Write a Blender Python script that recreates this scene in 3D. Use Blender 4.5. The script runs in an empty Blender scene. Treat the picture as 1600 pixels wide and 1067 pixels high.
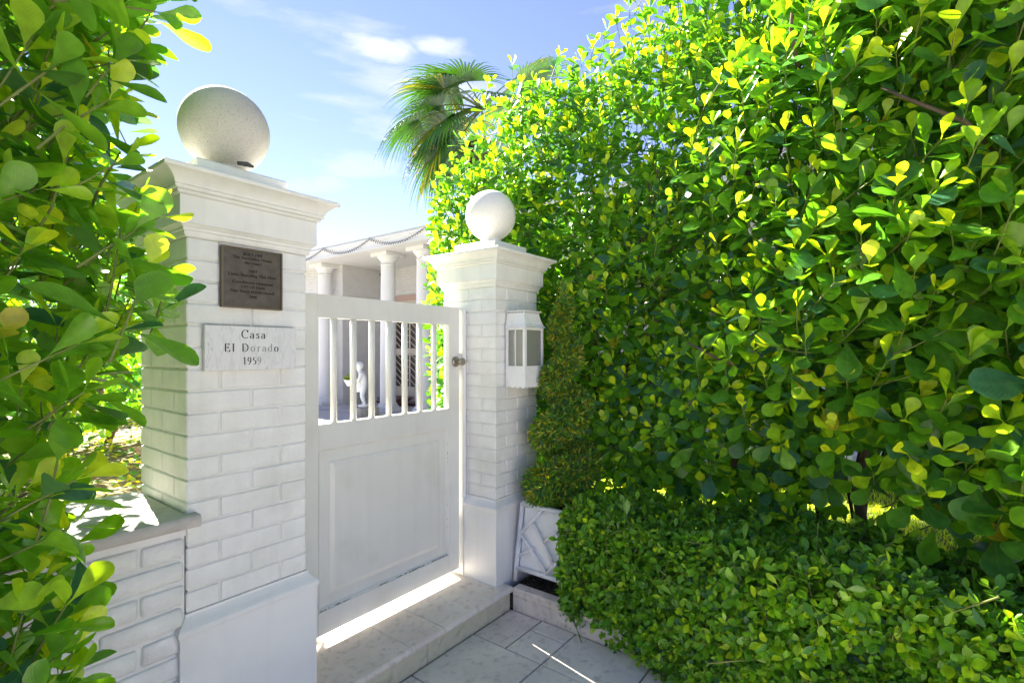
import bpy, math, random
import numpy as np
from mathutils import Vector, Matrix

random.seed(7); RNG = np.random.default_rng(7)
scene = bpy.context.scene
COL = scene.collection
R = math.radians

# ------------------------------------------------------------------ camera, sky, sun, exposure
FPX, W, H, HORIZ = 795.0, 1600.0, 1067.0, 549.0
YAW = math.atan2(605.0, FPX)                        # wall direction (+X) lies this far right of the view axis
FWD = Vector((math.cos(YAW), math.sin(YAW), 0.0)); RIGHT = Vector((math.sin(YAW), -math.cos(YAW), 0.0))
EYE = 1.39
cam = bpy.data.cameras.new('camera'); cam_ob = bpy.data.objects.new('camera', cam); COL.objects.link(cam_ob)
cam.sensor_width = 36.0; cam.lens = 36.0 * FPX / W
cam.shift_y = (HORIZ - H / 2) / W
cam.clip_start = 0.02; cam.clip_end = 2000
cam_ob.location = (0, 0, EYE)
cam_ob.rotation_euler = (R(90), 0, math.atan2(FWD.y, FWD.x) - R(90))
scene.camera = cam_ob

SUN_EL, SUN_AZ = R(38), math.atan2(0.2, 1.0)       # azimuth from +Y towards +X
world = bpy.data.worlds.new('World'); scene.world = world; world.use_nodes = True
wn = world.node_tree; wn.nodes.clear()
def wnode(t, **k):
    n = wn.nodes.new(t)
    for a, b in k.items(): setattr(n, a, b)
    return n
sky = wnode('ShaderNodeTexSky', sky_type='NISHITA', sun_disc=False, sun_elevation=SUN_EL, sun_rotation=SUN_AZ,
            altitude=0, air_density=1.0, dust_density=0.0, ozone_density=1.0)
bg = wnode('ShaderNodeBackground'); bg.inputs[1].default_value = 0.05
wout = wnode('ShaderNodeOutputWorld')
tc = wnode('ShaderNodeTexCoord')
# thin wisps of cirrus over the whole sky, with two denser streaks
mp = wnode('ShaderNodeMapping'); mp.inputs['Scale'].default_value = (1.6, 1.6, 7.0); mp.inputs['Rotation'].default_value = (0.12, -0.1, 0.0)
nz = wnode('ShaderNodeTexNoise'); nz.inputs['Scale'].default_value = 2.1; nz.inputs['Detail'].default_value = 7; nz.inputs['Roughness'].default_value = 0.55
rp = wnode('ShaderNodeMapRange'); rp.inputs[1].default_value = 0.58; rp.inputs[2].default_value = 0.85; rp.inputs[3].default_value = 0.0; rp.inputs[4].default_value = 0.75
wn.links.new(tc.outputs['Generated'], mp.inputs[0]); wn.links.new(mp.outputs[0], nz.inputs[0]); wn.links.new(nz.outputs[0], rp.inputs[0])
def cloud_patch(px, py, w, h, tilt, amount):
    d = (FWD + RIGHT * ((px - 800) / FPX) + Vector((0, 0, 1)) * ((HORIZ - py) / FPX)).normalized()
    side = Vector((d.y, -d.x, 0)).normalized(); up = side.cross(d).normalized()
    a, b = side * math.cos(tilt) + up * math.sin(tilt), up * math.cos(tilt) - side * math.sin(tilt)
    res = []
    wob = wnode('ShaderNodeTexNoise'); wob.inputs['Scale'].default_value = 9.0; wob.inputs['Detail'].default_value = 6
    mm = wnode('ShaderNodeMapping'); mm.inputs['Scale'].default_value = (1, 1, 3)
    wn.links.new(tc.outputs['Generated'], mm.inputs[0]); wn.links.new(mm.outputs[0], wob.inputs[0])
    for v, s in ((a, w), (b, h)):
        dp = wnode('ShaderNodeVectorMath', operation='DOT_PRODUCT'); dp.inputs[1].default_value = v
        wn.links.new(tc.outputs['Generated'], dp.inputs[0])
        sb = wnode('ShaderNodeMath', operation='SUBTRACT'); sb.inputs[1].default_value = d.dot(v); wn.links.new(dp.outputs['Value'], sb.inputs[0])
        dv = wnode('ShaderNodeMath', operation='DIVIDE'); dv.inputs[1].default_value = s; wn.links.new(sb.outputs[0], dv.inputs[0])
        sq = wnode('ShaderNodeMath', operation='MULTIPLY'); wn.links.new(dv.outputs[0], sq.inputs[0]); wn.links.new(dv.outputs[0], sq.inputs[1])
        res.append(sq)
    ad = wnode('ShaderNodeMath', operation='ADD'); wn.links.new(res[0].outputs[0], ad.inputs[0]); wn.links.new(res[1].outputs[0], ad.inputs[1])
    wm = wnode('ShaderNodeMath', operation='MULTIPLY_ADD'); wm.inputs[1].default_value = 4.4; wm.inputs[2].default_value = -2.2
    wn.links.new(wob.outputs[0], wm.inputs[0])
    a2 = wnode('ShaderNodeMath', operation='ADD'); wn.links.new(ad.outputs[0], a2.inputs[0]); wn.links.new(wm.outputs[0], a2.inputs[1])
    mr = wnode('ShaderNodeMapRange', interpolation_type='SMOOTHSTEP'); mr.inputs[1].default_value = 1.1; mr.inputs[2].default_value = -0.2; mr.inputs[3].default_value = 0; mr.inputs[4].default_value = amount
    wn.links.new(a2.outputs[0], mr.inputs[0])
    # only the hemisphere that holds the cloud
    dd = wnode('ShaderNodeVectorMath', operation='DOT_PRODUCT'); dd.inputs[1].default_value = d; wn.links.new(tc.outputs['Generated'], dd.inputs[0])
    gt = wnode('ShaderNodeMath', operation='GREATER_THAN'); gt.inputs[1].default_value = 0.0; wn.links.new(dd.outputs['Value'], gt.inputs[0])
    mu = wnode('ShaderNodeMath', operation='MULTIPLY'); wn.links.new(mr.outputs[0], mu.inputs[0]); wn.links.new(gt.outputs[0], mu.inputs[1])
    return mu.outputs[0]
cur = rp.outputs[0]
for args in ((590, 76, .070, .024, -.10, .7), (705, 76, .060, .018, -.05, .6), (560, 255, .11, .025, .05, .3), (490, 290, .07, .018, .1, .25)):
    mx = wnode('ShaderNodeMath', operation='MAXIMUM'); wn.links.new(cur, mx.inputs[0]); wn.links.new(cloud_patch(*args), mx.inputs[1]); cur = mx.outputs[0]
cm = wnode('ShaderNodeMix', data_type='RGBA'); cm.inputs[7].default_value = (3.6, 3.6, 4.0, 1)
wn.links.new(cur, cm.inputs[0]); tint = wnode('ShaderNodeMix', data_type='RGBA', blend_type='MULTIPLY'); tint.inputs[0].default_value = 1; tint.inputs[7].default_value = (.70, .60, .76, 1)
wn.links.new(sky.outputs[0], tint.inputs[6]); wn.links.new(tint.outputs[2], cm.inputs[6]); wn.links.new(cm.outputs[2], bg.inputs[0]); wn.links.new(bg.outputs[0], wout.inputs[0])

sun = bpy.data.lights.new('sun', 'SUN'); sun.energy = 5.0; sun.angle = R(0.5); sun.color = (1.0, 0.94, 0.84)
sun_ob = bpy.data.objects.new('sun', sun); COL.objects.link(sun_ob)
SUNV = Vector((math.sin(SUN_AZ) * math.cos(SUN_EL), math.cos(SUN_AZ) * math.cos(SUN_EL), math.sin(SUN_EL)))
sun_ob.rotation_euler = SUNV.to_track_quat('Z', 'Y').to_euler(); sun_ob.location = SUNV * 30

vs = scene.view_settings; vs.view_transform = 'Standard'; vs.look = 'None'; vs.gamma = 1.0; vs.exposure = 2.85
try: vs.use_curve_mapping = False
except Exception: pass
scene.render.engine = 'CYCLES'
scene.cycles.max_bounces = 8; scene.cycles.diffuse_bounces = 5; scene.cycles.glossy_bounces = 3
scene.cycles.transmission_bounces = 6; scene.cycles.transparent_max_bounces = 6; scene.cycles.sample_clamp_indirect = 8

# ------------------------------------------------------------------ materials
def mat(name, color, rough=0.6, spec=0.4, var=0.0, vscale=8.0, bump=0.0, bscale=80.0, dirt=None, dscale=3.0, damt=0.5, metal=0.0, detail=4, streak=0.0):
    m = bpy.data.materials.new(name); m.use_nodes = True; nt = m.node_tree
    b = nt.nodes['Principled BSDF']
    b.inputs['Roughness'].default_value = rough; b.inputs['Specular IOR Level'].default_value = spec; b.inputs['Metallic'].default_value = metal
    col = (*color, 1); b.inputs['Base Color'].default_value = col
    tcn = nt.nodes.new('ShaderNodeNewGeometry'); last = None
    def noise(s, d=detail):
        n = nt.nodes.new('ShaderNodeTexNoise'); n.inputs['Scale'].default_value = s; n.inputs['Detail'].default_value = d
        nt.links.new(tcn.outputs['Position'], n.inputs[0]); return n
    if var > 0:
        n = noise(vscale); r = nt.nodes.new('ShaderNodeMapRange'); r.inputs[1].default_value = .3; r.inputs[2].default_value = .7
        r.inputs[3].default_value = 1 - var; r.inputs[4].default_value = 1 + var * .5
        nt.links.new(n.outputs[0], r.inputs[0])
        mul = nt.nodes.new('ShaderNodeVectorMath'); mul.operation = 'SCALE'; mul.inputs[0].default_value = color
        nt.links.new(r.outputs[0], mul.inputs['Scale']); last = mul.outputs[0]
    if dirt:
        n = noise(dscale, 8); r = nt.nodes.new('ShaderNodeMapRange'); r.inputs[1].default_value = .52; r.inputs[2].default_value = .72
        r.inputs[4].default_value = damt
        nt.links.new(n.outputs[0], r.inputs[0])
        mx = nt.nodes.new('ShaderNodeMix'); mx.data_type = 'RGBA'; mx.inputs[7].default_value = (*dirt, 1); mx.inputs[6].default_value = col
        nt.links.new(r.outputs[0], mx.inputs[0])
        if last: nt.links.new(last, mx.inputs[6])
        last = mx.outputs[2]
    if streak:
        mpn = nt.nodes.new('ShaderNodeMapping'); mpn.inputs['Scale'].default_value = (26, 26, 1.6); n = nt.nodes.new('ShaderNodeTexNoise'); n.inputs['Scale'].default_value = 1.0; n.inputs['Detail'].default_value = 7
        nt.links.new(tcn.outputs['Position'], mpn.inputs[0]); nt.links.new(mpn.outputs[0], n.inputs[0]); r = nt.nodes.new('ShaderNodeMapRange'); r.inputs[1].default_value = .5; r.inputs[2].default_value = .8; r.inputs[4].default_value = streak
        nt.links.new(n.outputs[0], r.inputs[0]); mx = nt.nodes.new('ShaderNodeMix'); mx.data_type = 'RGBA'; mx.inputs[7].default_value = (.42, .41, .35, 1); mx.inputs[6].default_value = col
        nt.links.new(r.outputs[0], mx.inputs[0])
        if last: nt.links.new(last, mx.inputs[6])
        last = mx.outputs[2]
    if last: nt.links.new(last, b.inputs['Base Color'])
    if bump > 0:
        n = noise(bscale, 5); bp = nt.nodes.new('ShaderNodeBump'); bp.inputs['Strength'].default_value = 1.0; bp.inputs['Distance'].default_value = bump
        nt.links.new(n.outputs[0], bp.inputs['Height']); nt.links.new(bp.outputs[0], b.inputs['Normal'])
    return m
M = {}
M['brick'] = mat('painted_brick', (.80, .80, .77), .55, .35, .06, 14, .0028, 75, (.60, .60, .54), 4, .55, streak=.12)
M['mortar'] = mat('painted_mortar', (.76, .76, .73), .7, .2, .06, 25, .002, 150, (.5, .5, .45), 9, .5)
M['render'] = mat('smooth_painted_render', (.80, .80, .78), .5, .35, .04, 6, .0006, 60, (.62, .62, .57), 2.5, .45, streak=.12)
M['cap'] = mat('painted_cap', (.80, .795, .76), .5, .35, .05, 7, .0008, 60, (.55, .54, .48), 4, .5, streak=.15)
M['gate'] = mat('gate_paint', (.74, .735, .69), .38, .4, .04, 5, .0004, 40, (.56, .54, .46), 3.5, .45, streak=.12)
M['chip'] = mat('bare_wood', (.14, .11, .08), .8)
M['ball'] = mat('cast_stone', (.56, .53, .485), .8, .2, .10, 9, .0012, 260, (.30, .27, .24), 230, .75, streak=.35)
M['ball_light'] = mat('cast_stone_pale', (.80, .77, .73), .75, .25, .05, 5, .0008, 260, (.6, .56, .5), 130, .5)
M['coping'] = mat('coral_coping', (.55, .51, .47), .75, .25, .12, 9, .002, 90, (.30, .28, .25), 14, .7)
M['trav'] = mat('travertine', (.80, .73, .64), .6, .3, .12, 5, .0022, 150, (.42, .36, .30), 26, .55)
M['trav_b'] = mat('travertine_pinkish', (.78, .69, .60), .6, .3, .14, 6, .0022, 150, (.40, .34, .28), 32, .55)
M['riser'] = mat('weathered_limestone', (.62, .58, .43), .75, .2, .18, 12, .003, 80, (.26, .24, .15), 12, .8)
M['grout'] = mat('grout', (.20, .18, .155), .9, .1, .3, 20)
M['court'] = mat('court_stone', (.50, .475, .45), .7, .3, .08, 2)
M['bronze'] = mat('dull_bronze', (.115, .095, .078), .5, .5, .25, 40, .0005, 300, metal=.35)
M['bronze_dark'] = mat('bronze_recess', (.030, .022, .018), .5, .4, metal=.3)
M['bronze_edge'] = mat('bronze_edge', (.17, .13, .09), .45, .5, metal=.5)
M['nickel'] = mat('tarnished_nickel', (.36, .32, .26), .28, .5, .2, 60, metal=.9)
M['ink'] = mat('engraved_black', (.02, .02, .02), .6)
M['ink_faded'] = mat('engraved_faded', (.30, .30, .29), .7)
M['tin'] = mat('white_enamel', (.80, .80, .80), .3, .5, .03, 12, .0003, 50, (.6, .6, .55), 20, .35)
M['fret'] = mat('white_planter', (.84, .84, .85), .35, .45, .03, 10, .0003, 50, (.6, .58, .52), 7, .3)
M['soil'] = mat('mulch', (.075, .058, .045), .95, .1, .5, 60, .01, 70, (.20, .17, .14), 60, .8)
M['lawn'] = mat('lawn_base', (.10, .14, .03), .9, .1, .3, 6, .01, 60)
M['asphalt'] = mat('asphalt', (.055, .055, .055), .85, .2, .2, 40, .003, 200)
M['concrete'] = mat('pale_concrete', (.66, .595, .49), .8, .2, .1, 3, .001, 120)
M['bark'] = mat('grey_brown_bark', (.13, .095, .065), .85, .2, .35, 30, .003, 60)
M['twig'] = mat('green_twig', (.16, .19, .05), .6, .3, .3, 20)
M['house'] = mat('white_house_brick', (.58, .575, .58), .6, .3, .05, 6, .001, 60)
M['house_trim'] = mat('white_house_trim', (.66, .66, .67), .5, .35, .02, 3)
M['soffit'] = mat('white_soffit', (.62, .615, .60), .6, .3)
M['rooftile'] = mat('pale_roof', (.45, .45, .45), .8, .2, .1, 3)
M['doorwood'] = mat('pale_rose_timber', (.42, .30, .25), .5)
M['doordark'] = mat('dark_door_glass', (.035, .028, .025), .15, .6)
M['doortrim'] = mat('cream_grille', (.50, .44, .36), .5)
M['statue'] = mat('white_statue', (.80, .80, .80), .6, .3, .08, 30)
M['block'] = mat('rough_coral_block', (.45, .42, .38), .9, .1, .35, 40, .01, 50, (.22, .18, .15), 40, .8)
M['maroon'] = mat('maroon_glaze', (.10, .035, .035), .3)
M['wire'] = mat('dark_wire', (.07, .07, .07), .6)
M['litter'] = mat('dry_litter', (.22, .17, .10), .9, .1, .5, 50, .006, 60, (.12, .09, .05), 30, .8)

def marble():
    m = mat('veined_marble', (.72, .72, .71), .3, .5); nt = m.node_tree; b = nt.nodes['Principled BSDF']
    g = nt.nodes.new('ShaderNodeNewGeometry'); mp = nt.nodes.new('ShaderNodeMapping'); mp.inputs['Rotation'].default_value = (0, R(32), 0); mp.inputs['Scale'].default_value = (30, 30, 7)
    n = nt.nodes.new('ShaderNodeTexNoise'); n.inputs['Scale'].default_value = 1.1; n.inputs['Detail'].default_value = 8; n.inputs['Distortion'].default_value = 1.0
    nt.links.new(g.outputs['Position'], mp.inputs[0]); nt.links.new(mp.outputs[0], n.inputs[0])
    cr = nt.nodes.new('ShaderNodeValToRGB'); e = cr.color_ramp.elements
    e[0].position = .0; e[0].color = (.72, .72, .71, 1); e[1].position = 1; e[1].color = (.72, .72, .71, 1)
    for p, c in ((.44, .72), (.485, .62), (.52, .72), (.61, .70), (.635, .50), (.655, .71)):
        k = e.new(p); k.color = (c, c, c, 1)
    nt.links.new(n.outputs[0], cr.inputs[0]); nt.links.new(cr.outputs[0], b.inputs['Base Color']); return m
M['marble'] = marble()

def glass(name, col, rough=.04, alpha=.35):
    m = bpy.data.materials.new(name); m.use_nodes = True; nt = m.node_tree; b = nt.nodes['Principled BSDF']
    b.inputs['Base Color'].default_value = (*col, 1); b.inputs['Roughness'].default_value = rough; b.inputs['Specular IOR Level'].default_value = .8; b.inputs['Alpha'].default_value = alpha
    return m
M['pane'] = glass('dusty_pane', (.32, .34, .29), .08, .62)
M['win'] = mat('dark_window_glass', (.04, .05, .06), .08, .8)

def leaf_mat(name, trans=.38, rough=.34, under=(.13, .22, .06)):
    m = bpy.data.materials.new(name); m.use_nodes = True; nt = m.node_tree; N = nt.nodes; L = nt.links
    b = N['Principled BSDF']; out = N['Material Output']
    at = N.new('ShaderNodeAttribute'); at.attribute_name = 'tint'
    uv = N.new('ShaderNodeUVMap'); sp = N.new('ShaderNodeSeparateXYZ'); L.new(uv.outputs[0], sp.inputs[0])
    ab = N.new('ShaderNodeMath'); ab.operation = 'SUBTRACT'; ab.inputs[1].default_value = .5; L.new(sp.outputs[0], ab.inputs[0])
    a2 = N.new('ShaderNodeMath'); a2.operation = 'ABSOLUTE'; L.new(ab.outputs[0], a2.inputs[0])
    mr = N.new('ShaderNodeMapRange'); mr.inputs[1].default_value = .0; mr.inputs[2].default_value = .05; mr.inputs[3].default_value = .55; mr.inputs[4].default_value = 0; L.new(a2.outputs[0], mr.inputs[0])
    fade = N.new('ShaderNodeMapRange'); fade.inputs[1].default_value = .3; fade.inputs[2].default_value = .9; fade.inputs[3].default_value = 1; fade.inputs[4].default_value = 0; L.new(sp.outputs[1], fade.inputs[0])
    fm = N.new('ShaderNodeMath'); fm.operation = 'MULTIPLY'; L.new(mr.outputs[0], fm.inputs[0]); L.new(fade.outputs[0], fm.inputs[1])
    rib = N.new('ShaderNodeMix'); rib.data_type = 'RGBA'; rib.inputs[7].default_value = (.26, .36, .10, 1); L.new(fm.outputs[0], rib.inputs[0])
    g = N.new('ShaderNodeNewGeometry')
    nz = N.new('ShaderNodeTexNoise'); nz.inputs['Scale'].default_value = 35; nz.inputs['Detail'].default_value = 4; L.new(g.outputs['Position'], nz.inputs[0])
    nr = N.new('ShaderNodeMapRange'); nr.inputs[1].default_value = .3; nr.inputs[2].default_value = .7; nr.inputs[3].default_value = .78; nr.inputs[4].default_value = 1.18; L.new(nz.outputs[0], nr.inputs[0])
    h1 = N.new('ShaderNodeMath'); h1.operation = 'MULTIPLY_ADD'; h1.inputs[1].default_value = -.75; L.new(a2.outputs[0], h1.inputs[0]); L.new(sp.outputs[1], h1.inputs[2])
    h2 = N.new('ShaderNodeMath'); h2.operation = 'MULTIPLY'; h2.inputs[1].default_value = 75.; L.new(h1.outputs[0], h2.inputs[0])
    h3 = N.new('ShaderNodeMath'); h3.operation = 'SINE'; L.new(h2.outputs[0], h3.inputs[0])
    h4 = N.new('ShaderNodeMath'); h4.operation = 'MULTIPLY_ADD'; h4.inputs[1].default_value = .045; L.new(h3.outputs[0], h4.inputs[0]); L.new(nr.outputs[0], h4.inputs[2])
    sc = N.new('ShaderNodeVectorMath'); sc.operation = 'SCALE'; L.new(at.outputs['Color'], sc.inputs[0]); L.new(h4.outputs[0], sc.inputs['Scale'])
    mg = N.new('ShaderNodeMapRange'); mg.inputs[1].default_value = .455; mg.inputs[2].default_value = .5; mg.inputs[3].default_value = 0; mg.inputs[4].default_value = .35; L.new(a2.outputs[0], mg.inputs[0])
    edge = N.new('ShaderNodeMix'); edge.data_type = 'RGBA'; edge.inputs[7].default_value = (.34, .42, .08, 1); L.new(mg.outputs[0], edge.inputs[0]); L.new(sc.outputs[0], edge.inputs[6]); L.new(edge.outputs[2], rib.inputs[6])
    bf = N.new('ShaderNodeMath'); bf.operation = 'MULTIPLY'; bf.inputs[1].default_value = .4; L.new(g.outputs['Backfacing'], bf.inputs[0])
    un = N.new('ShaderNodeMix'); un.data_type = 'RGBA'; un.inputs[7].default_value = (*under, 1); L.new(bf.outputs[0], un.inputs[0]); L.new(rib.outputs[2], un.inputs[6])
    L.new(un.outputs[2], b.inputs['Base Color']); b.inputs['Roughness'].default_value = rough; b.inputs['Specular IOR Level'].default_value = .45
    tr = N.new('ShaderNodeBsdfTranslucent')
    tcx = N.new('ShaderNodeMix'); tcx.data_type = 'RGBA'; tcx.blend_type = 'MULTIPLY'; tcx.inputs[0].default_value = 1; tcx.inputs[7].default_value = (2.0, 2.0, .5, 1); L.new(sc.outputs[0], tcx.inputs[6]); L.new(tcx.outputs[2], tr.inputs[0])
    bp = N.new('ShaderNodeBump'); bp.inputs['Distance'].default_value = .0012; bp.inputs['Strength'].default_value = .7; L.new(h4.outputs[0], bp.inputs['Height']); L.new(bp.outputs[0], b.inputs['Normal'])
    mx = N.new('ShaderNodeMixShader'); mx.inputs[0].default_value = trans; L.new(b.outputs[0], mx.inputs[1]); L.new(tr.outputs[0], mx.inputs[2]); L.new(mx.outputs[0], out.inputs[0])
    return m
M['leaf'] = leaf_mat('fleshy_leaf', .42, .27); M['small_leaf'] = leaf_mat('small_glossy_leaf', .30, .28)
M['needle'] = leaf_mat('topiary_leaf', .3, .4); M['frond'] = leaf_mat('palm_frond', .10, .42, (.05, .09, .03)); M['grass'] = leaf_mat('grass_blade', .4, .5)

# ------------------------------------------------------------------ helpers
class MB:
    """collects simple solids as one mesh, in world coordinates"""
    def __init__(s): s.v = []; s.f = []; s.smooth = []
    def add(s, vs_, fs, smooth=False):
        o = len(s.v); s.v += [tuple(p) for p in vs_]; s.f += [tuple(i + o for i in f) for f in fs]; s.smooth += [smooth] * len(fs); return s
    def box(s, x0, x1, y0, y1, z0, z1, bev=0.0):
        if bev <= 0:
            v = [(x, y, z) for z in (z0, z1) for y in (y0, y1) for x in (x0, x1)]
            return s.add(v, [(0, 2, 3, 1), (4, 5, 7, 6), (0, 1, 5, 4), (2, 6, 7, 3), (0, 4, 6, 2), (1, 3, 7, 5)])
        c = Vector(((x0 + x1) / 2, (y0 + y1) / 2, (z0 + z1) / 2)); vv, ff = chamfer((x1 - x0), (y1 - y0), (z1 - z0), bev)
        return s.add([Vector(p) + c for p in vv], ff)
    def tube(s, pts, rad, seg=6, cap=True):
        pts = [Vector(p) for p in pts]; n = len(pts)
        if not hasattr(rad, '__len__'): rad = [rad] * n
        vs_ = []; prev = None
        for i, p in enumerate(pts):
            d = (pts[min(i + 1, n - 1)] - pts[max(i - 1, 0)]).normalized()
            a = d.orthogonal().normalized() if prev is None else (prev - d * prev.dot(d)).normalized()
            prev = a; b = d.cross(a)
            for k in range(seg):
                t = 2 * math.pi * k / seg; vs_.append(p + (a * math.cos(t) + b * math.sin(t)) * rad[i])
        fs = [(i * seg + k, i * seg + (k + 1) % seg, (i + 1) * seg + (k + 1) % seg, (i + 1) * seg + k) for i in range(n - 1) for k in range(seg)]
        s.add(vs_, fs, True)
        if cap:
            o = len(s.v) - n * seg
            s.f.append(tuple(o + k for k in reversed(range(seg)))); s.f.append(tuple(o + (n - 1) * seg + k for k in range(seg))); s.smooth += [False, False]
        return s
    def lathe(s, prof, c, seg=24, axis=None, smooth=True):
        """prof: (radius, height) pairs along axis (default Z) from c"""
        ax = Vector(axis) if axis else Vector((0, 0, 1)); a = ax.orthogonal().normalized(); b = ax.cross(a); c = Vector(c); vs_ = []
        for r, h in prof:
            for k in range(seg):
                t = 2 * math.pi * k / seg; vs_.append(c + ax * h + (a * math.cos(t) + b * math.sin(t)) * max(r, 1e-5))
        fs = [(i * seg + k, i * seg + (k + 1) % seg, (i + 1) * seg + (k + 1) % seg, (i + 1) * seg + k) for i in range(len(prof) - 1) for k in range(seg)]
        return s.add(vs_, fs, smooth)
    def sweep_square(s, cx, cy, half, prof, top=True, bottom=True):
        """mitred moulding round a square shaft; prof: (offset, z)"""
        vs_ = []
        for o, z in prof:
            h = half + o; vs_ += [(cx - h, cy - h, z), (cx + h, cy - h, z), (cx + h, cy + h, z), (cx - h, cy + h, z)]
        n = len(prof); fs = [(i * 4 + k, i * 4 + (k + 1) % 4, (i + 1) * 4 + (k + 1) % 4, (i + 1) * 4 + k) for i in range(n - 1) for k in range(4)]
        if top: fs.append(tuple((n - 1) * 4 + k for k in range(4)))
        if bottom: fs.append((3, 2, 1, 0))
        return s.add(vs_, fs)
    def mesh(s, name, origin=(0, 0, 0)):
        me = bpy.data.meshes.new(name); o = Vector(origin)
        me.from_pydata([tuple(Vector(p) - o) for p in s.v], [], s.f)
        if any(s.smooth): me.polygons.foreach_set('use_smooth', s.smooth)
        me.update(); return me
def chamfer(w, d, h, b):
    vs_ = []; idx = {}
    for sx in (-1, 1):
        for sy in (-1, 1):
            for sz in (-1, 1):
                for ax in range(3):
                    p = [sx * (w / 2 - b), sy * (d / 2 - b), sz * (h / 2 - b)]; p[ax] = (sx * w / 2, sy * d / 2, sz * h / 2)[ax]
                    idx[(sx, sy, sz, ax)] = len(vs_); vs_.append(tuple(p))
    fs = []
    def orient(f):
        p = [Vector(vs_[i]) for i in f]; n = (p[1] - p[0]).cross(p[2] - p[0]); c = sum(p, Vector()) / len(p)
        return f if n.dot(c) > 0 else tuple(reversed(f))
    for ax in range(3):
        o = [i for i in range(3) if i != ax]
        for s in (-1, 1):
            q = []
            for a, c in ((-1, -1), (1, -1), (1, 1), (-1, 1)):
                k = [0, 0, 0]; k[ax] = s; k[o[0]] = a; k[o[1]] = c; q.append(idx[(*k, ax)])
            fs.append(orient(tuple(q)))
        for a in (-1, 1):
            for c in (-1, 1):
                q = []
                for t in (-1, 1):
                    k = [0, 0, 0]; k[ax] = t; k[o[0]] = a; k[o[1]] = c
                    pr = [idx[(*k, o[0])], idx[(*k, o[1])]]
                    q += pr if t == -1 else pr[::-1]
                fs.append(orient(tuple(q)))
    for sx in (-1, 1):
        for sy in (-1, 1):
            for sz in (-1, 1): fs.append(orient(tuple(idx[(sx, sy, sz, a)] for a in range(3))))
    return vs_, fs
def tag(o, label=None, cat=None, group=None, kind=None):
    if label: o['label'] = label
    if cat: o['category'] = cat
    if group: o['group'] = group
    if kind: o['kind'] = kind
    return o
def empty(name, loc, label, cat, group=None):
    o = bpy.data.objects.new(name, None); COL.objects.link(o); o.location = loc; o.empty_display_size = .1
    return tag(o, label, cat, group)
def wpos(o):
    p = Vector(o.location)
    while o.parent: o = o.parent; p += Vector(o.location)
    return p
def put(name, me, m, parent=None, kind=None, label=None):
    o = bpy.data.objects.new(name, me); COL.objects.link(o)
    if m is not None and not me.materials: me.materials.append(m)
    if parent: o.parent = parent
    return tag(o, label=label, kind=kind)
def build(mb, name, m, parent=None, kind=None, label=None, origin=None):
    """verts are world coordinates; object sits at the parent's origin"""
    og = wpos(parent) if parent else Vector(origin or (0, 0, 0))
    o = put(name, mb.mesh(name, og), m, parent, kind, label)
    if not parent: o.location = og
    return o
def px(x, y): return FWD + RIGHT * ((x - 800) / FPX) + Vector((0, 0, (HORIZ - y) / FPX))
def project(p):
    d = Vector(p) - Vector((0, 0, EYE)); f = d.dot(FWD)
    return (800 + FPX * d.dot(RIGHT) / f, HORIZ - FPX * d.z / f, f) if f > .05 else (None, None, f)

# ------------------------------------------------------------------ ground, street, paving, lawn
build(MB().box(-250, 250, -250, 250, -.35, -.03), 'ground', M['concrete'], kind='structure')
build(MB().box(-60, 60, -11, -4.2, -.10, -.012), 'road', M['asphalt'], kind='structure')
build(MB().box(-60, 60, -4.2, -4.05, -.12, .0), 'kerb', M['concrete'], kind='structure')
build(MB().box(-60, 60, -4.05, 1.76, -.10, -.012), 'pavement', M['grout'], kind='structure')
pave = bpy.data.objects['pavement']
# travertine tiles on a 0.2 m module
GX0, GY0, NX, NY, MOD = -1.72, -1.93, 20, 18, .2       # tile grid; its last row ends at y = 1.67
occ = np.zeros((NX + 1, NY), bool)
fixed = [(18, 16, 1, 2, .31)]                          # (col, row, w, h, width override)
tiles = []
def claim(i, j, w, h):
    if i < 0 or j < 0 or i + w > NX or j + h > NY or occ[i:i + w, j:j + h].any(): return False
    occ[i:i + w, j:j + h] = True; tiles.append((i, j, w, h)); return True
claim(18, 17, 2, 1); claim(18, 16, 1, 1); claim(19, 16, 1, 1); claim(16, 16, 2, 2); claim(15, 14, 3, 2); claim(18, 14, 2, 2); claim(13, 16, 3, 2); claim(17, 12, 3, 2); claim(15, 12, 2, 2); claim(12, 14, 3, 2)
for j in range(NY - 1, -1, -1):
    for i in range(NX - 1, -1, -1):
        if occ[i, j]: continue
        opts = [(3, 2), (2, 2), (2, 1), (1, 2), (2, 3), (1, 1)]; random.shuffle(opts); opts.append((1, 1))
        for w, h in opts:
            if claim(i - w + 1, j - h + 1, w, h): break
g = .0035
for (i, j, w, h) in tiles:
    x0, x1 = GX0 + i * MOD, GX0 + (i + w) * MOD; y0, y1 = GY0 + .0 + j * MOD, GY0 + (j + h) * MOD
    if i + w == NX: x1 = 2.185
    vv, ff = chamfer(x1 - x0 - 2 * g, y1 - y0 - 2 * g, .03, .003)
    me = bpy.data.meshes.new('tile'); me.from_pydata(vv, [], ff)
    o = put('tile', me, M['trav'] if random.random() < .6 else M['trav_b'], pave)
    o.location = ((x0 + x1) / 2, (y0 + y1) / 2, -.015 + random.uniform(-.0012, .0012)); o.rotation_euler = (random.gauss(0, .002), random.gauss(0, .002), 0)
# the rest of the pavement in plain slabs
build(MB().box(-60, GX0 - .01, -4.04, 1.72, -.011, -.002).box(GX0 - .005, 2.18, -4.04, GY0 - .01, -.011, -.002).box(2.18, 60, -4.04, -1.7, -.011, -.002), 'slab', M['concrete'], pave)
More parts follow.
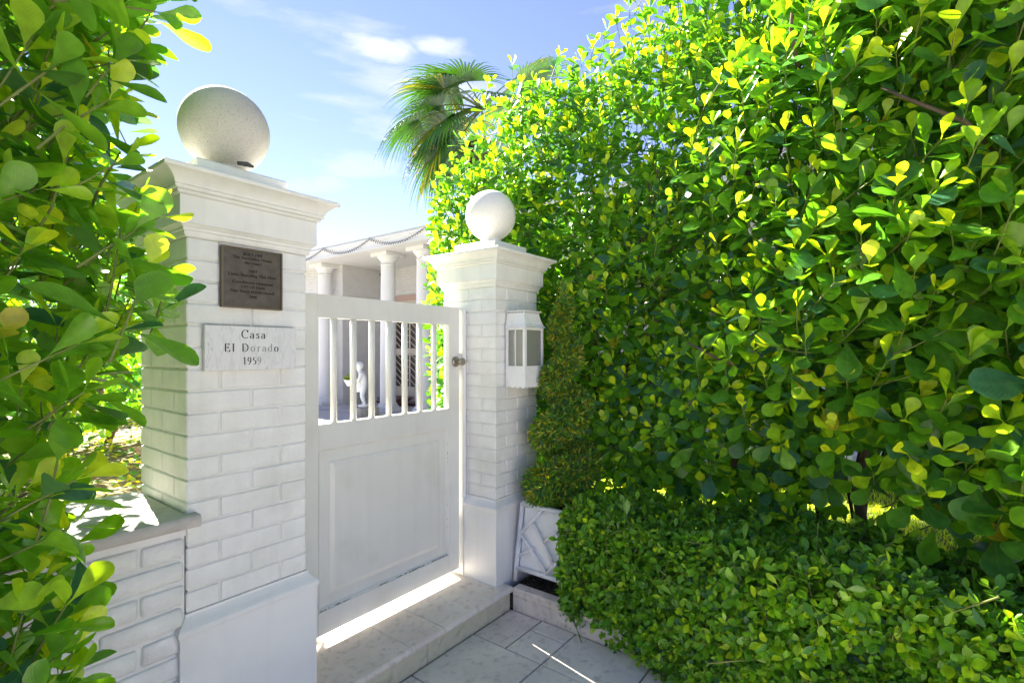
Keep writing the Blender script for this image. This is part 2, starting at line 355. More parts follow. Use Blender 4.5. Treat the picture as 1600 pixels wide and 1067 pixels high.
# courtyard behind the gate, level with the step
build(MB().box(.5, 3.0, 2.16, 3.6, -.05, .118).box(.5, 4.6, 3.6, 5.2, -.05, .118).box(.5, 6.3, 5.2, 30, -.05, .118).box(.95, 2.16, 1.9, 2.16, -.05, .08), 'courtyard', M['court'], kind='structure')
court = bpy.data.objects['courtyard']
ti = 0
for i in range(10):
    for j in range(24):
        x0 = .52 + i * .575; y0 = 2.2 + j * .6 + (i % 2) * .3
        if x0 + .57 > (3.0 if y0 + .1 < 3.6 else 4.6 if y0 < 5.2 else 6.3) or (x0 + .57 > 3 and y0 < 3.6) or (x0 + .57 > 4.6 and y0 < 5.2): continue
        vv, ff = chamfer(.565, .59, .012, .002)
        if 'ct' not in bpy.data.meshes: me = bpy.data.meshes.new('ct'); me.from_pydata(vv, [], ff)
        o = put('paver', bpy.data.meshes['ct'], M['court'], court); o.location = (x0 + .2875, y0 + .3, .118 + random.uniform(0, .003)); ti += 1
# lawn and soil bed on the right of the path
build(MB().box(2.95, 60, -3.9, 1.7, -.05, .05).box(2.96, 6.28, 1.7, 5.19, -.05, .05).box(6.32, 60, 1.7, 60, -.05, .045).box(-60, .45, 7.55, 60, -.05, .05), 'lawn', M['lawn'], kind='structure')
build(MB().box(2.20, 2.95, -1.7, 1.70, -.05, .095).box(2.6, 2.95, 1.7, 4, .05, .08), 'planting_bed', M['soil'], kind='structure')
def scatter_patches(mb, n, rx, ry, z, s):
    for _ in range(n):
        x, y = random.uniform(*rx), random.uniform(*ry); a = random.uniform(0, 6.28); b = random.uniform(-.6, .6); l = random.uniform(*s); w = l * random.uniform(.25, .6)
        dx = Vector((math.cos(a) * math.cos(b), math.sin(a) * math.cos(b), math.sin(b))) * l; dy = Vector((-math.sin(a), math.cos(a), random.uniform(-.3, .3))) * w
        c = Vector((x, y, z + random.uniform(0, .008))); mb.add([c - dx, c - dy * .7, c + dx, c + dy, c + Vector((0, 0, .004))], [(0, 1, 4), (1, 2, 4), (2, 3, 4), (3, 0, 4)])
mb = MB(); scatter_patches(mb, 2500, (2.22, 2.9), (.4, 1.69), .098, (.004, .014))
build(mb, 'mulch_chips', mat('bark_chips', (.16, .125, .10), .9, .1, .5, 90), kind='stuff'); tag(bpy.data.objects['mulch_chips'], 'dark bark chips strewn under the white lattice planter', 'mulch')

# garden bed that the low wall on the left holds back
build(MB().box(-6, .95, 2.17, 7.5, -.05, .845).box(.9505, 1.85, 3.5, 7.5, -.05, .8445), 'raised_bed', M['litter'], kind='structure')

# ------------------------------------------------------------------ step
step = empty('step', (1.6, 1.9, 0), 'pale travertine step under the white gate between the two pillars', 'step')
xs = [1.035, 1.463, 1.672, 2.17]
xs = [1.035, 1.47, 1.67, 2.186]
for a, b in zip(xs[:-1], xs[1:]):
    # bullnosed tread: profile along X
    prof = [(1.90 + .04, .092)] ; n = 7
    pts = [(2.02, .094), (1.672, .094)] + [(1.672 - .006 - .013 * math.sin(t), .109 - .015 * math.cos(t)) for t in [math.pi * k / 6 for k in range(7)]] + [(1.672, .124), (2.02, .124)]
    q = MB(); vv = [(x, y, z) for x in (a + .0018, b - .0018) for (y, z) in pts]; m_ = len(pts)
    q.add(vv, [(i, i + 1, m_ + i + 1, m_ + i) for i in range(m_ - 1)] + [(m_ - 1, 0, m_, 2 * m_ - 1), tuple(reversed(range(m_))), tuple(range(m_, 2 * m_))])
    o = build(q, 'tread_slab', M['trav'] if a > 1.6 else M['trav_b'], step); o.location.z = random.uniform(-.001, .001)
for a, b in ((1.035, 1.21), (1.21, 1.58), (1.58, 2.0), (2.0, 2.187)):
    build(MB().box(a + .0015, b - .0015, 1.672 + random.uniform(0, .003), 1.80, -.01, .0925, .004), 'riser_stone', M['riser'], step)
build(MB().box(.95, 2.17, 1.80, 2.15, -.01, .091), 'core', M['grout'], step)
build(MB().box(1.06, 2.15, 2.022, 2.16, .09, .1225), 'inner_tread', M['trav'], step)

# kerb of the planting bed
kb = empty('garden_kerb', (2.22, 1.0, 0), 'low pinkish stone kerb between the path and the planting bed', 'kerb')
for k, (a, b) in enumerate(((1.25, 1.664), (.83, 1.25), (.42, .83), (0, .42), (-.42, 0), (-.9, -.42))):
    build(MB().box(2.190, 2.25, a + .002, b - .002, -.01, .0745, .004), 'kerb_stone', M['trav_b'], kb)
for k, (a, b) in enumerate(((1.1, 1.664), (.5, 1.1), (-.1, .5), (-.9, -.1))):
    build(MB().box(2.187 + random.uniform(0, .003), 2.252, a + .0015, b - .0015, .0755, .118, .004), 'kerb_cap', M['trav_b'], kb)

# ------------------------------------------------------------------ pillars
S = .4035; PZ0, NC = .578, 17; PITCH = .0688
def brick_mesh(w, d, h):
    key = 'brick_%d_%d' % (round(w * 1000), round(d * 1000))
    if key in bpy.data.meshes: return bpy.data.meshes[key]
    vv, ff = chamfer(w, d, h, .0035); me = bpy.data.meshes.new(key); me.from_pydata(vv, [], ff); me.materials.append(M['brick']); return me
MOULD = [(0.0, 1.0)]
def pillar(cx, cy, label, z0):
    t = empty('pillar', (cx, cy, z0), label, 'pillar')
    h2 = S / 2; J = .0065
    build(MB().box(cx - h2 + .0085, cx + h2 - .0085, cy - h2 + .0085, cy + h2 - .0085, .5, 1.80), 'mortar_core', M['mortar'], t)
    for c in range(NC):
        zc = PZ0 + (c + .5) * PITCH; hh = PITCH - J; lst = []
        L2, L1 = S / 2, S / 4                      # stretcher and header lengths
        if c % 2:   # stretchers in front, single brick in the side middle
            for sy in (-1, 1):
                for sx in (-1, 1): lst.append((sx * L1, sy * (h2 - L1 / 2), L2, L1))
            for sx in (-1, 1): lst.append((sx * (h2 - L1 / 2), 0, L1, L2))
        else:
            for sx in (-1, 1):
                for sy in (-1, 1): lst.append((sx * (h2 - L1 / 2), sy * L1, L1, L2))
            for sy in (-1, 1): lst.append((0, sy * (h2 - L1 / 2), L2, L1))
        for (dx, dy, w, d) in lst:
            o = put('brick', brick_mesh(w - J * (abs(dx) < L1 * 1.01 or True) * .9, d - J * .9, hh), None, t)
            # pull corner bricks out flush with the shaft face
            ox = (h2 - w / 2) * (1 if dx > 0 else -1) if abs(dx) > 1e-6 and abs(abs(dx) + w / 2 - h2) < .002 else dx
            oy = (h2 - d / 2) * (1 if dy > 0 else -1) if abs(dy) > 1e-6 and abs(abs(dy) + d / 2 - h2) < .002 else dy
            o.location = (ox + random.uniform(-.0006, .0006), oy + random.uniform(-.0006, .0006), zc - z0 + random.uniform(-.0008, .0008))
            o.rotation_euler = (random.gauss(0, .003), random.gauss(0, .003), random.gauss(0, .003))
    zt = PZ0 + NC * PITCH
    # plinth with its weathered base moulding
    build(MB().sweep_square(cx, cy, h2, [(.024, z0 - .02), (.024, .512), (.026, .514), (.026, .520), (.030, .526), (.0315, .534), (.029, .542), (.022, .549), (.014, .556), (.007, .564), (.002, .572), (.001, .580)]), 'plinth', M['render'], t)
    # neck moulding, frieze, cornice
    cy_ = [(.001, zt - .003), (.004, zt), (.006, zt + .006), (.007, 1.762), (.012, 1.765), (.012, 1.771), (.017, 1.776), (.022, 1.781), (.025, 1.783)]
    build(MB().sweep_square(cx, cy, h2, cy_), 'neck_moulding', M['cap'], t)
    build(MB().sweep_square(cx, cy, h2, [(.0245, 1.7835), (.0245, 1.866)]), 'frieze', M['cap'], t)
    pr = [(.024, 1.8665), (.030, 1.868), (.034, 1.871), (.035, 1.876), (.032, 1.878), (.040, 1.880), (.043, 1.884), (.0435, 1.889), (.041, 1.891)]
    for k in range(9):
        u = k / 8; pr.append((.045 + .036 * (u ** 1.7), 1.892 + .036 * (1 - (1 - u) ** 1.25)))
    pr += [(.084, 1.929), (.0855, 1.932), (.0855, 1.940), (.083, 1.943), (-.03, 1.972), (-.04, 1.972)]
    build(MB().sweep_square(cx, cy, h2, pr), 'cornice', M['cap'], t)
    build(MB().box(cx - .155, cx + .155, cy - .155, cy + .155, 1.965, 2.016, .006), 'top_slab', M['cap'], t)
    return t
PL, PR, PY = (.8400), (2.3505), 1.9495
pillar(PL, PY, 'left white brick pillar carrying the bronze plaque and marble sign', 0.0)
pillar(PR, PY, 'right white brick pillar with the white lantern mailbox on it', 0.09)

def finial(cx, z, r, label, m):
    t = empty('ball_finial', (cx, PY, 2.016), label, 'ball finial')
    q = MB(); seg, rings = 48, 32
    q.lathe([(r * math.sin(math.pi * k / rings), z - r * math.cos(math.pi * k / rings)) for k in range(rings + 1)], (cx, PY, 0), seg)
    build(q, 'ball', m, t)
    build(MB().lathe([(.085, 2.0165), (.085, 2.026), (.07, 2.030), (.062, 2.04), (.062, z - r * .88)], (cx, PY, 0), 32), 'collar', m, t)
finial(PL, 2.190, .148, 'grey speckled stone ball on top of the left pillar', M['ball'])
finial(PR, 2.200, .150, 'smooth whitish stone ball on top of the right pillar', M['ball_light'])
clip = MB().tube([(.80, 1.766, 2.021), (.83, 1.760, 2.024), (.85, 1.758, 2.020)], [.006, .008, .004], 6)
clip.tube([(.815, 1.768, 2.022), (.82, 1.755, 2.014)], .003, 5)
tag(build(clip, 'cable_clip', M['wire'], origin=(.83, 1.76, 2.016)), 'small black clip lying at the foot of the left stone ball', 'clip')

# ------------------------------------------------------------------ low brick wall on the left
lw = empty('garden_wall', (0, 1.95, 0), 'low white painted brick wall with stone coping, left of the pillar', 'wall')
WX1 = .6375 - .003; WF = 1.738
build(MB().box(-4, WX1, WF + .011, 2.14, 0, .848), 'mortar_core', M['mortar'], lw)
rp_ = .0715
for c in range(11):
    z = .02 + c * rp_ + rp_ / 2 + .02; x = WX1; k = 0
    header = c % 2 == 0
    while x > -.75:
        L_ = (.115 if (header and k == 0) else .215) * random.uniform(.97, 1.03)
        vv, ff = chamfer(L_ - .010, .05, rp_ - .013, .006)
        # worn, uneven faces
        vv = [(a + random.uniform(-.0025, .0025), b + random.uniform(-.002, .002), cc + random.uniform(-.0018, .0018)) for a, b, cc in vv]
        me = bpy.data.meshes.new('rough_brick'); me.from_pydata(vv, [], ff); me.polygons.foreach_set('use_smooth', [True] * len(me.polygons))
        o = put('brick', me, M['brick'], lw); o.location = (x - L_ / 2, WF + .025 - 1.95, z); o.rotation_euler = (random.gauss(0, .012), random.gauss(0, .012), random.gauss(0, .010))
        x -= L_; k += 1
build(MB().box(-4, WX1, WF - .001, WF + .03, .827, .8475), 'top_course', M['render'], lw)
for a, b in ((.30, .665), (-.42, .30), (-1.2, -.42), (-2.4, -1.2)):
    y0, y1 = 1.700, 2.17
    if b > .6: # notch round the pillar: nose returns in front of it
        pts = [(1.712, .8535), (2.17, .8535), (2.17, .891)]
    pts = [(y1, .853), (y0 + .014, .853)] + [(y0 + .0135 - .0135 * math.sin(t), .872 - .019 * math.cos(t)) for t in [math.pi * k / 6 for k in range(7)]] + [(y0 + .02, .891), (y1, .891)]
    q = MB(); m_ = len(pts)
    if b > .6:
        # behind the pillar face the coping stops at the shaft
        xe = lambda y: b if y < 1.7437 else .6355
        q.add([(x if x == a else (xe(y)), y, z) for x in (a + .0015, b) for (y, z) in pts], [(i, i + 1, m_ + i + 1, m_ + i) for i in range(m_ - 1)] + [(m_ - 1, 0, m_, 2 * m_ - 1), tuple(reversed(range(m_)))])
        pts2 = [p for p in pts if p[0] < 1.73]
        q = MB(); q.add([(x, y, z) for x in (a + .0015, .6345) for (y, z) in pts], [(i, i + 1, m_ + i + 1, m_ + i) for i in range(m_ - 1)] + [(m_ - 1, 0, m_, 2 * m_ - 1), tuple(reversed(range(m_))), tuple(range(m_, 2 * m_))])
        pn = [(1.7455, .853)] + pts[1:9] + [(1.7455, .891)]; k_ = len(pn)
        q.add([(x, y, z) for x in (.6345, b) for (y, z) in pn], [(i, i + 1, k_ + i + 1, k_ + i) for i in range(k_ - 1)] + [(k_ - 1, 0, k_, 2 * k_ - 1), tuple(range(k_, 2 * k_))])
    else:
        q.add([(x, y, z) for x in (a + .0015, b - .0015) for (y, z) in pts], [(i, i + 1, m_ + i + 1, m_ + i) for i in range(m_ - 1)] + [(m_ - 1, 0, m_, 2 * m_ - 1), tuple(reversed(range(m_))), tuple(range(m_, 2 * m_))])
    build(q, 'coping_stone', M['coping'], lw)

# ------------------------------------------------------------------ plaque and marble sign
def text_mesh(body, size, cx, z, y, ext, name, m, parent, sx=1.0):
    cu = bpy.data.curves.new(name, 'FONT'); cu.body = body; cu.size = size; cu.align_x = 'CENTER'; cu.align_y = 'CENTER'; cu.extrude = ext; cu.resolution_u = 2
    cu.offset = size * .012
    t = bpy.data.objects.new('tmp', cu); COL.objects.link(t)
    bpy.context.view_layer.update()
    me = bpy.data.meshes.new_from_object(t.evaluated_get(bpy.context.evaluated_depsgraph_get())); bpy.data.objects.remove(t)
    me.transform(Matrix.Translation(Vector((cx, y, z)) - wpos(parent)) @ Matrix.Rotation(R(90), 4, 'X') @ Matrix.Diagonal((sx, 1, 1, 1)))
    me.name = name; return put(name, me, m, parent)
FY = 1.7477                                                   # face of the left pillar's bricks
pq = empty('bronze_plaque', (.836, FY, 1.634), 'dark bronze plaque with raised lettering on the left pillar', 'plaque')
build(MB().box(.735, .937, 1.7335, 1.7465, 1.5335, 1.7335, .0015), 'back_plate', M['bronze'], pq)
q = MB()
for bx in ((.735, .937, 1.7285, 1.7333, 1.7285, 1.7335), (.735, .937, 1.7285, 1.7333, 1.5335, 1.5385), (.735, .740, 1.7285, 1.7333, 1.5387, 1.7283), (.932, .937, 1.7285, 1.7333, 1.5387, 1.7283)): q.box(*bx)
build(q, 'rim', M['bronze_edge'], pq)
lines = [('BUILT 1959', 1.7135, .0118, 1.0), ('The Secondary Home', 1.7005, .0125, 1.05), ('the Heart', 1.6855, .0118, 1.05), ('1957', 1.6575, .0115, 1.15),
         ('Little Standing The Heir', 1.6435, .0125, 1.18), ('Conditions restored', 1.6195, .0130, 1.12), ('CITY OF PALM', 1.6045, .0110, 1.0), ('Palm Beach Florida council', 1.5895, .0118, 1.02), ('1998', 1.5715, .0115, 1.0)]
for s_, z, sz, sx in lines: text_mesh(s_, sz * 1.12, .836, z, 1.7329, .0007, 'lettering', M['bronze_dark'], pq, sx)

ms = empty('marble_sign', (.8355, FY, 1.40), 'white veined marble sign reading Casa El Dorado 1959', 'sign')
build(MB().box(.684, .987, 1.7280, 1.7465, 1.3275, 1.4735, .0015), 'marble_slab', M['marble'], ms)
# serif letters drawn with a flat nib: thick uprights, thin hairlines
def arc(cx, cy, rx, ry, a0, a1, n=14): return [(cx + rx * math.cos(R(a0 + (a1 - a0) * k / n)), cy + ry * math.sin(R(a0 + (a1 - a0) * k / n))) for k in range(n + 1)]
GL = {
 'C': (.80, [arc(.44, .5, .40, .5, 48, 312, 22), [(.70, .98), (.70, .72)]], [(.64, .96, .745, .99)]),
 'a': (.52, [arc(.22, .44, .17, .17, 165, 0, 8) + [(.39, .08), (.43, .02), (.50, .03)], arc(.21, .18, .17, .165, 60, 330, 14), [(.38, .36), (.28, .33)]], []),
 's': (.44, [[(.34, .50), (.31, .60), (.20, .62), (.09, .56), (.09, .46), (.18, .38), (.29, .29), (.34, .18), (.28, .06), (.17, .01), (.07, .06), (.05, .16)]], []),
 'E': (.70, [[(.14, .0), (.14, 1.0)], [(.14, .985), (.55, .985)], [(.14, .51), (.45, .51)], [(.14, .015), (.60, .015)], [(.55, .99), (.56, .82)], [(.60, .0), (.64, .20)], [(.45, .60), (.45, .42)]], [(.03, .0, .28, .025), (.03, .975, .28, 1.0)]),
 'l': (.30, [[(.13, .0), (.13, 1.02)]], [(.02, .0, .26, .022), (.03, .985, .13, 1.01)]),
 'D': (.86, [[(.14, .0), (.14, 1.0)], [(.14, .985)] + arc(.34, .5, .42, .485, 90, -90, 18) + [(.14, .015)]], [(.03, .0, .2, .025), (.03, .975, .2, 1.0)]),
 'o': (.58, [arc(.27, .31, .23, .31, 0, 360, 24)], []),
 'r': (.44, [[(.13, .0), (.13, .62)], [(.13, .42), (.19, .54), (.27, .61), (.36, .60)], [(.35, .62), (.37, .54)]], [(.03, .0, .26, .022), (.04, .60, .13, .62)]),
 'd': (.58, [[(.43, .0), (.43, 1.02)], arc(.25, .31, .21, .31, 40, 320, 18)], [(.33, .99, .43, 1.01), (.43, .0, .53, .022)]),
 '1': (.40, [[(.18, .0), (.18, 1.0)], [(.18, 1.0), (.05, .88)]], [(.06, .0, .32, .022)]),
 '9': (.56, [arc(.26, .70, .20, .29, 0, 360, 20), [(.46, .72), (.44, .45), (.34, .20), (.14, .0)]], []),
 '5': (.50, [[(.12, .96), (.40, .97)], [(.13, .96), (.11, .58)], [(.11, .58)] + arc(.19, .30, .22, .29, 95, -120, 14)], []),
}
def glyph_line(body, cap, cx, zb, gap, names):
    width = sum((GL[c][0] + gap) if c != ' ' else .62 for c in body) * cap - gap * cap; x = cx - width / 2; thick, thin = .085 * cap * 1.7, .03 * cap * 1.5
    for k, ch in enumerate(body):
        if ch == ' ': x += .62 * cap; continue
        adv, strokes, serifs = GL[ch]; q = MB(); lay = 0
        for st in strokes:
            pts = [Vector((x + a * cap, 0, zb + b * cap)) for a, b in st]; n = len(pts); L_, R_ = [], []
            for i, p in enumerate(pts):
                d = (pts[min(i + 1, n - 1)] - pts[max(0, i - 1)]).normalized(); w = thin + (thick - thin) * abs(d.z) ** 1.6
                nrm = Vector((-d.z, 0, d.x)) * w / 2; L_.append(p + nrm); R_.append(p - nrm)
            yb = 1.7280 - .0006 - .00005 * lay; lay += 1
            vv = [(p.x, yb, p.z) for p in L_ + R_] + [(p.x, 1.7281, p.z) for p in L_ + R_]; m2 = 2 * n
            q.add(vv, [(i, i + 1, n + i + 1, n + i) for i in range(n - 1)] + [(i + 1, i, m2 + i, m2 + i + 1) for i in range(n - 1)] + [(n + i, n + i + 1, m2 + n + i + 1, m2 + n + i) for i in range(n - 1)])
        for (a, b, c_, d_) in serifs:
            yb = 1.7280 - .0006 - .00005 * lay; lay += 1
            q.add([(x + a * cap, yb, zb + b * cap), (x + c_ * cap, yb, zb + b * cap), (x + c_ * cap, yb, zb + d_ * cap), (x + a * cap, yb, zb + d_ * cap)], [(0, 1, 2, 3)])
        build(q, 'letter', M[names[k]], ms); x += (adv + gap) * cap
glyph_line('Casa', .0275, .836, 1.4335, .20, ['ink'] * 4)
glyph_line('El Dorado', .0262, .832, 1.3895, .24, ['ink', 'ink', None, 'ink', 'ink_faded', 'ink_faded', 'ink_faded', 'ink_faded', 'ink'])
glyph_line('1959', .0240, .832, 1.3465, .16, ['ink', 'ink', 'ink', 'ink_faded'])

# ------------------------------------------------------------------ gate
GX1, GX2, G0, G1 = 1.062, 2.0995, 1.970, 2.004
gt = empty('gate', (1.58, 1.985, .17), 'white timber gate with seven round bars over a raised panel', 'gate')
ZB, ZT, WB, WT, P0, P1, SL, SR = .172, 1.635, 1.077, 1.536, .271, .969, 1.228, 2.018
build(MB().box(GX1, SL, G0, G1, ZB, ZT, .002), 'stile', M['gate'], gt)
build(MB().box(SR, GX2, G0, G1, ZB, ZT, .002), 'stile', M['gate'], gt)
build(MB().box(SL, SR, G0 + .0005, G1 - .0005, WT, ZT - .0005), 'rail', M['gate'], gt)
build(MB().box(SL, SR, G0 + .0005, G1 - .0005, P1, WB), 'rail', M['gate'], gt)
build(MB().box(SL, SR, G0 + .0005, G1 - .0005, ZB + .0005, P0), 'rail', M['gate'], gt)
xs = [px(v, 549) for v in (521.4, 552, 580.8, 607.5, 632.3, 655.8, 678)]
for d in xs:
    x = d.x / d.y * 1.987
    build(MB().tube([(x, 1.987, WB - .004), (x, 1.987, WT + .004)], .0145, 14), 'bar', M['gate'], gt)
# raised and fielded panel: sticking, flat margin, bevel, field
def ring(q, o0, y0, o1, y1):
    a = [(SL + o0, y0, P0 + o0), (SR - o0, y0, P0 + o0), (SR - o0, y0, P1 - o0), (SL + o0, y0, P1 - o0)]
    b = [(SL + o1, y1, P0 + o1), (SR - o1, y1, P0 + o1), (SR - o1, y1, P1 - o1), (SL + o1, y1, P1 - o1)]
    q.add(a + b, [(k, (k + 1) % 4, 4 + (k + 1) % 4, 4 + k) for k in range(4)])
q = MB(); pf = [(0, G0 + .001), (.002, G0 + .006), (.006, G0 + .008), (.010, G0 + .013), (.012, G0 + .0165), (.060, G0 + .0155), (.062, G0 + .012), (.080, G0 + .006), (.083, G0 + .0055)]
for (a, b), (c, d) in zip(pf[:-1], pf[1:]): ring(q, a, b, c, d)
o_ = pf[-1][0]; q.add([(SL + o_, G0 + .0055, P0 + o_), (SR - o_, G0 + .0055, P0 + o_), (SR - o_, G0 + .0055, P1 - o_), (SL + o_, G0 + .0055, P1 - o_)], [(0, 1, 2, 3)])
q.add([(SL, G1 - .012, P0), (SR, G1 - .012, P0), (SR, G1 - .012, P1), (SL, G1 - .012, P1)], [(3, 2, 1, 0)])
build(q, 'panel', M['gate'], gt)
q = MB(); random.seed(11)                                # flaked paint along the lower edge of the panel and at its corner
for _ in range(60):
    x = random.choice([random.gauss(1.97, .03), random.uniform(1.55, 1.98), random.uniform(1.62, 1.86), random.uniform(1.24, 1.4)]); x = min(max(x, SL + .012), SR - .012)
    l, hh = random.uniform(.003, .018), random.uniform(.0008, .0028); z = P0 + .0035 + random.uniform(-.0015, .002)
    q.add([(x - l, G0 + .0045, z), (x - l * .3, G0 + .0042, z - hh), (x + l, G0 + .0045, z), (x + l * .2, G0 + .0052, z + hh)], [(0, 1, 2, 3)])
for _ in range(9):
    z = random.uniform(P0 + .03, P1 - .05) if random.random() < .3 else random.gauss(.80, .02); x = SR - .006 - random.uniform(0, .003); l = random.uniform(.002, .007)
    q.add([(x - .001, G0 + .0052, z - l), (x + .001, G0 + .0045, z - l * .3), (x + .0012, G0 + .0042, z + l), (x - .001, G0 + .0052, z + l * .4)], [(0, 1, 2, 3)])
build(q, 'flaked_paint', M['chip'], gt)
# knob: rose, neck, flared knob
kx, kz = 2.068, 1.333
kn = empty('k', (0, 0, 0), None, None); kn.name = 'latch_knob'; kn.parent = gt; kn.location = Vector((kx, G0, kz)) - Vector(gt.location)
build(MB().lathe([(0, -.001), (.029, -.001), (.030, .002), (.029, .006), (.024, .010), (.018, .012), (0, .012)], (kx, G0, kz), 32, (0, -1, 0)), 'rose', M['nickel'], kn)
build(MB().lathe([(.0115, .012), (.0105, .022), (.012, .030), (.019, .040), (.0215, .050), (.0210, .057), (.0185, .060), (.0165, .0585), (.008, .0575), (0, .057)], (kx, G0, kz), 32, (0, -1, 0)), 'knob', M['nickel'], kn)
build(MB().box(2.030, 2.114, G1 + .0002, G1 + .018, 1.29, 1.375, .002), 'latch_case', M['gate'], gt)
fr = empty('gate_jamb', (2.13, 1.98, .124), 'slim white jamb strip the gate closes against, on the right pillar', 'gate jamb')
build(MB().box(2.117, 2.1235, 1.958, 2.05, .125, 1.628, .002), 'jamb_board', M['gate'], fr)
build(MB().box(2.1237, 2.1462, 1.962, 2.05, .125, 1.626, .001), 'packing_strip', M['render'], fr)
build(MB().box(2.1000, 2.1168, 1.972, 1.999, 1.285, 1.38), 'keeper', M['gate'], fr)
hj = empty('hinge_jamb', (1.045, 1.99, 0), 'narrow white post the gate hangs from, beside the left pillar', 'gate post')
build(MB().box(1.0425, 1.0585, 1.965, 2.05, .0, 1.63, .002), 'post', M['gate'], hj)

# ------------------------------------------------------------------ lantern mailbox on the right pillar
lt = empty('wall_lantern', (2.315, 1.745, 1.19), 'white metal lantern style letterbox with dusty panes on the right pillar', 'letterbox')
X0, X1, Y0, Y1, Z0, Z1 = 2.228, 2.405, 1.607, 1.7405, 1.200, 1.520
q = MB(); th = .004
for x in (X0, X1 - .016): 
    for y in (Y0, Y1 - .016): q.box(x, x + .016, y, y + .016, Z0 + .096, Z1)
build(q, 'corner_post', M['tin'], lt)
build(MB().box(X0 - .0005, X1 + .0005, Y0 - .0005, Y1, Z1 - .012, Z1 + .0005), 'top_rim', M['tin'], lt)
q = MB(); q.box(X0 - .0005, X1 + .0005, Y0 - .0005, Y1, Z0 + .0, Z0 + .0955)
q.box(X0 - .0005, X0 + .012, Y0 + .016, Y1 - .016, Z0 + .0957, Z0 + .110); q.box(X0 + .016, X1 - .016, Y0 - .0005, Y0 + .012, Z0 + .0957, Z0 + .110)
build(q, 'casing', M['tin'], lt)
def scallop(q, p0, p1, n, z, drop, ny):
    p0, p1 = Vector(p0), Vector(p1)
    for k in range(n):
        a = p0.lerp(p1, k / n); b = p0.lerp(p1, (k + 1) / n); m = 8
        top = [a.lerp(b, i / m) for i in range(m + 1)]; vv = [(p.x, p.y, z) for p in top] + [(p.x, p.y, z - drop * math.sin(math.pi * i / m) ** .7 - .001) for i, p in enumerate(top)]
        vv += [(x + ny[0] * .0015, y + ny[1] * .0015, zz) for x, y, zz in vv]; t_ = 2 * (m + 1)
        q.add(vv, [(i, i + 1, m + 2 + i, m + 1 + i) for i in range(m)] + [(t_ + i + 1, t_ + i, t_ + m + 1 + i, t_ + m + 2 + i) for i in range(m)] + [(m + 1 + i, m + 2 + i, t_ + m + 2 + i, t_ + m + 1 + i) for i in range(m)])
q = MB(); scallop(q, (X0 - .001, Y1, 0), (X0 - .001, Y0 - .001, 0), 4, Z0, .009, (1, 0)); scallop(q, (X0 - .001, Y0 - .001, 0), (X1 + .001, Y0 - .001, 0), 5, Z0, .009, (0, 1)); scallop(q, (X1 + .001, Y0 - .001, 0), (X1 + .001, Y1, 0), 4, Z0, .009, (-1, 0))
build(q, 'scalloped_apron', M['tin'], lt)
build(MB().box(X0 + .006, X0 + .008, Y0 + .0162, Y1 - .0162, Z0 + .1102, Z1 - .0122), 'pane', M['pane'], lt)
build(MB().box(X0 + .0162, X1 - .0162, Y0 + .006, Y0 + .008, Z0 + .1102, Z1 - .0122), 'pane', M['pane'], lt)
build(MB().box(X1 - .008, X1 - .006, Y0 + .0162, Y1 - .0162, Z0 + .097, Z1 - .0122), 'pane', M['pane'], lt)
build(MB().box(X0 + .002, X0 + .0055, (Y0 + Y1) / 2 - .002, (Y0 + Y1) / 2 + .003, Z0 + .1105, Z1 - .0125), 'glazing_bar', M['tin'], lt)
build(MB().lathe([(0, 0), (.013, 0), (.013, .15), (.003, .152), (.002, .17)], ((X0 + X1) / 2 + .02, (Y0 + Y1) / 2, Z0 + .098), 16), 'candle_tube', M['tin'], lt)
# roof: flared hood, vented band, lid
q = MB(); e0 = (X0 - .010, X1 + .014, Y0 - .014, Y1, Z1 + .001); rr = [(0, 0, 0), (.004, .004, .004), (.016, .016, .020), (.026, .024, .045), (.033, .030, .078)]; vv = []
for (ix, iy, dz) in rr: vv += [(e0[0] + ix * .7, e0[2] + iy, e0[4] + dz), (e0[1] - ix, e0[2] + iy, e0[4] + dz), (e0[1] - ix, e0[3], e0[4] + dz), (e0[0] + ix * .7, e0[3], e0[4] + dz)]
n_ = len(rr); q.add(vv, [(i * 4 + k, i * 4 + (k + 1) % 4, (i + 1) * 4 + (k + 1) % 4, (i + 1) * 4 + k) for i in range(n_ - 1) for k in range(4)] + [(3, 2, 1, 0), tuple((n_ - 1) * 4 + k for k in range(4))])
build(q, 'hood', M['tin'], lt)
tx0, tx1, ty0 = e0[0] + .0231, e0[1] - .033, e0[2] + .030
build(MB().box(tx0, tx1, ty0, Y1 - .001, Z1 + .079, Z1 + .0885), 'vent_band', M['tin'], lt)
q = MB()
for k in range(11):
    y = ty0 + .010 + k * (Y1 - ty0 - .02) / 10; q.lathe([(0, 0), (.0031, 0), (.0031, .0012), (0, .0012)], (tx0 + .0003, y, Z1 + .084), 8, (-1, 0, 0))
for k in range(11):
    x = tx0 + .010 + k * (tx1 - tx0 - .02) / 10; q.lathe([(0, 0), (.0031, 0), (.0031, .0012), (0, .0012)], (x, ty0 + .0003, Z1 + .084), 8, (0, -1, 0))
build(q, 'vent_hole', M['ink'], lt, kind='stuff')
build(MB().box(tx0 - .010, tx1 + .012, ty0 - .010, Y1, Z1 + .089, Z1 + .0945, .0015), 'lid', M['tin'], lt)

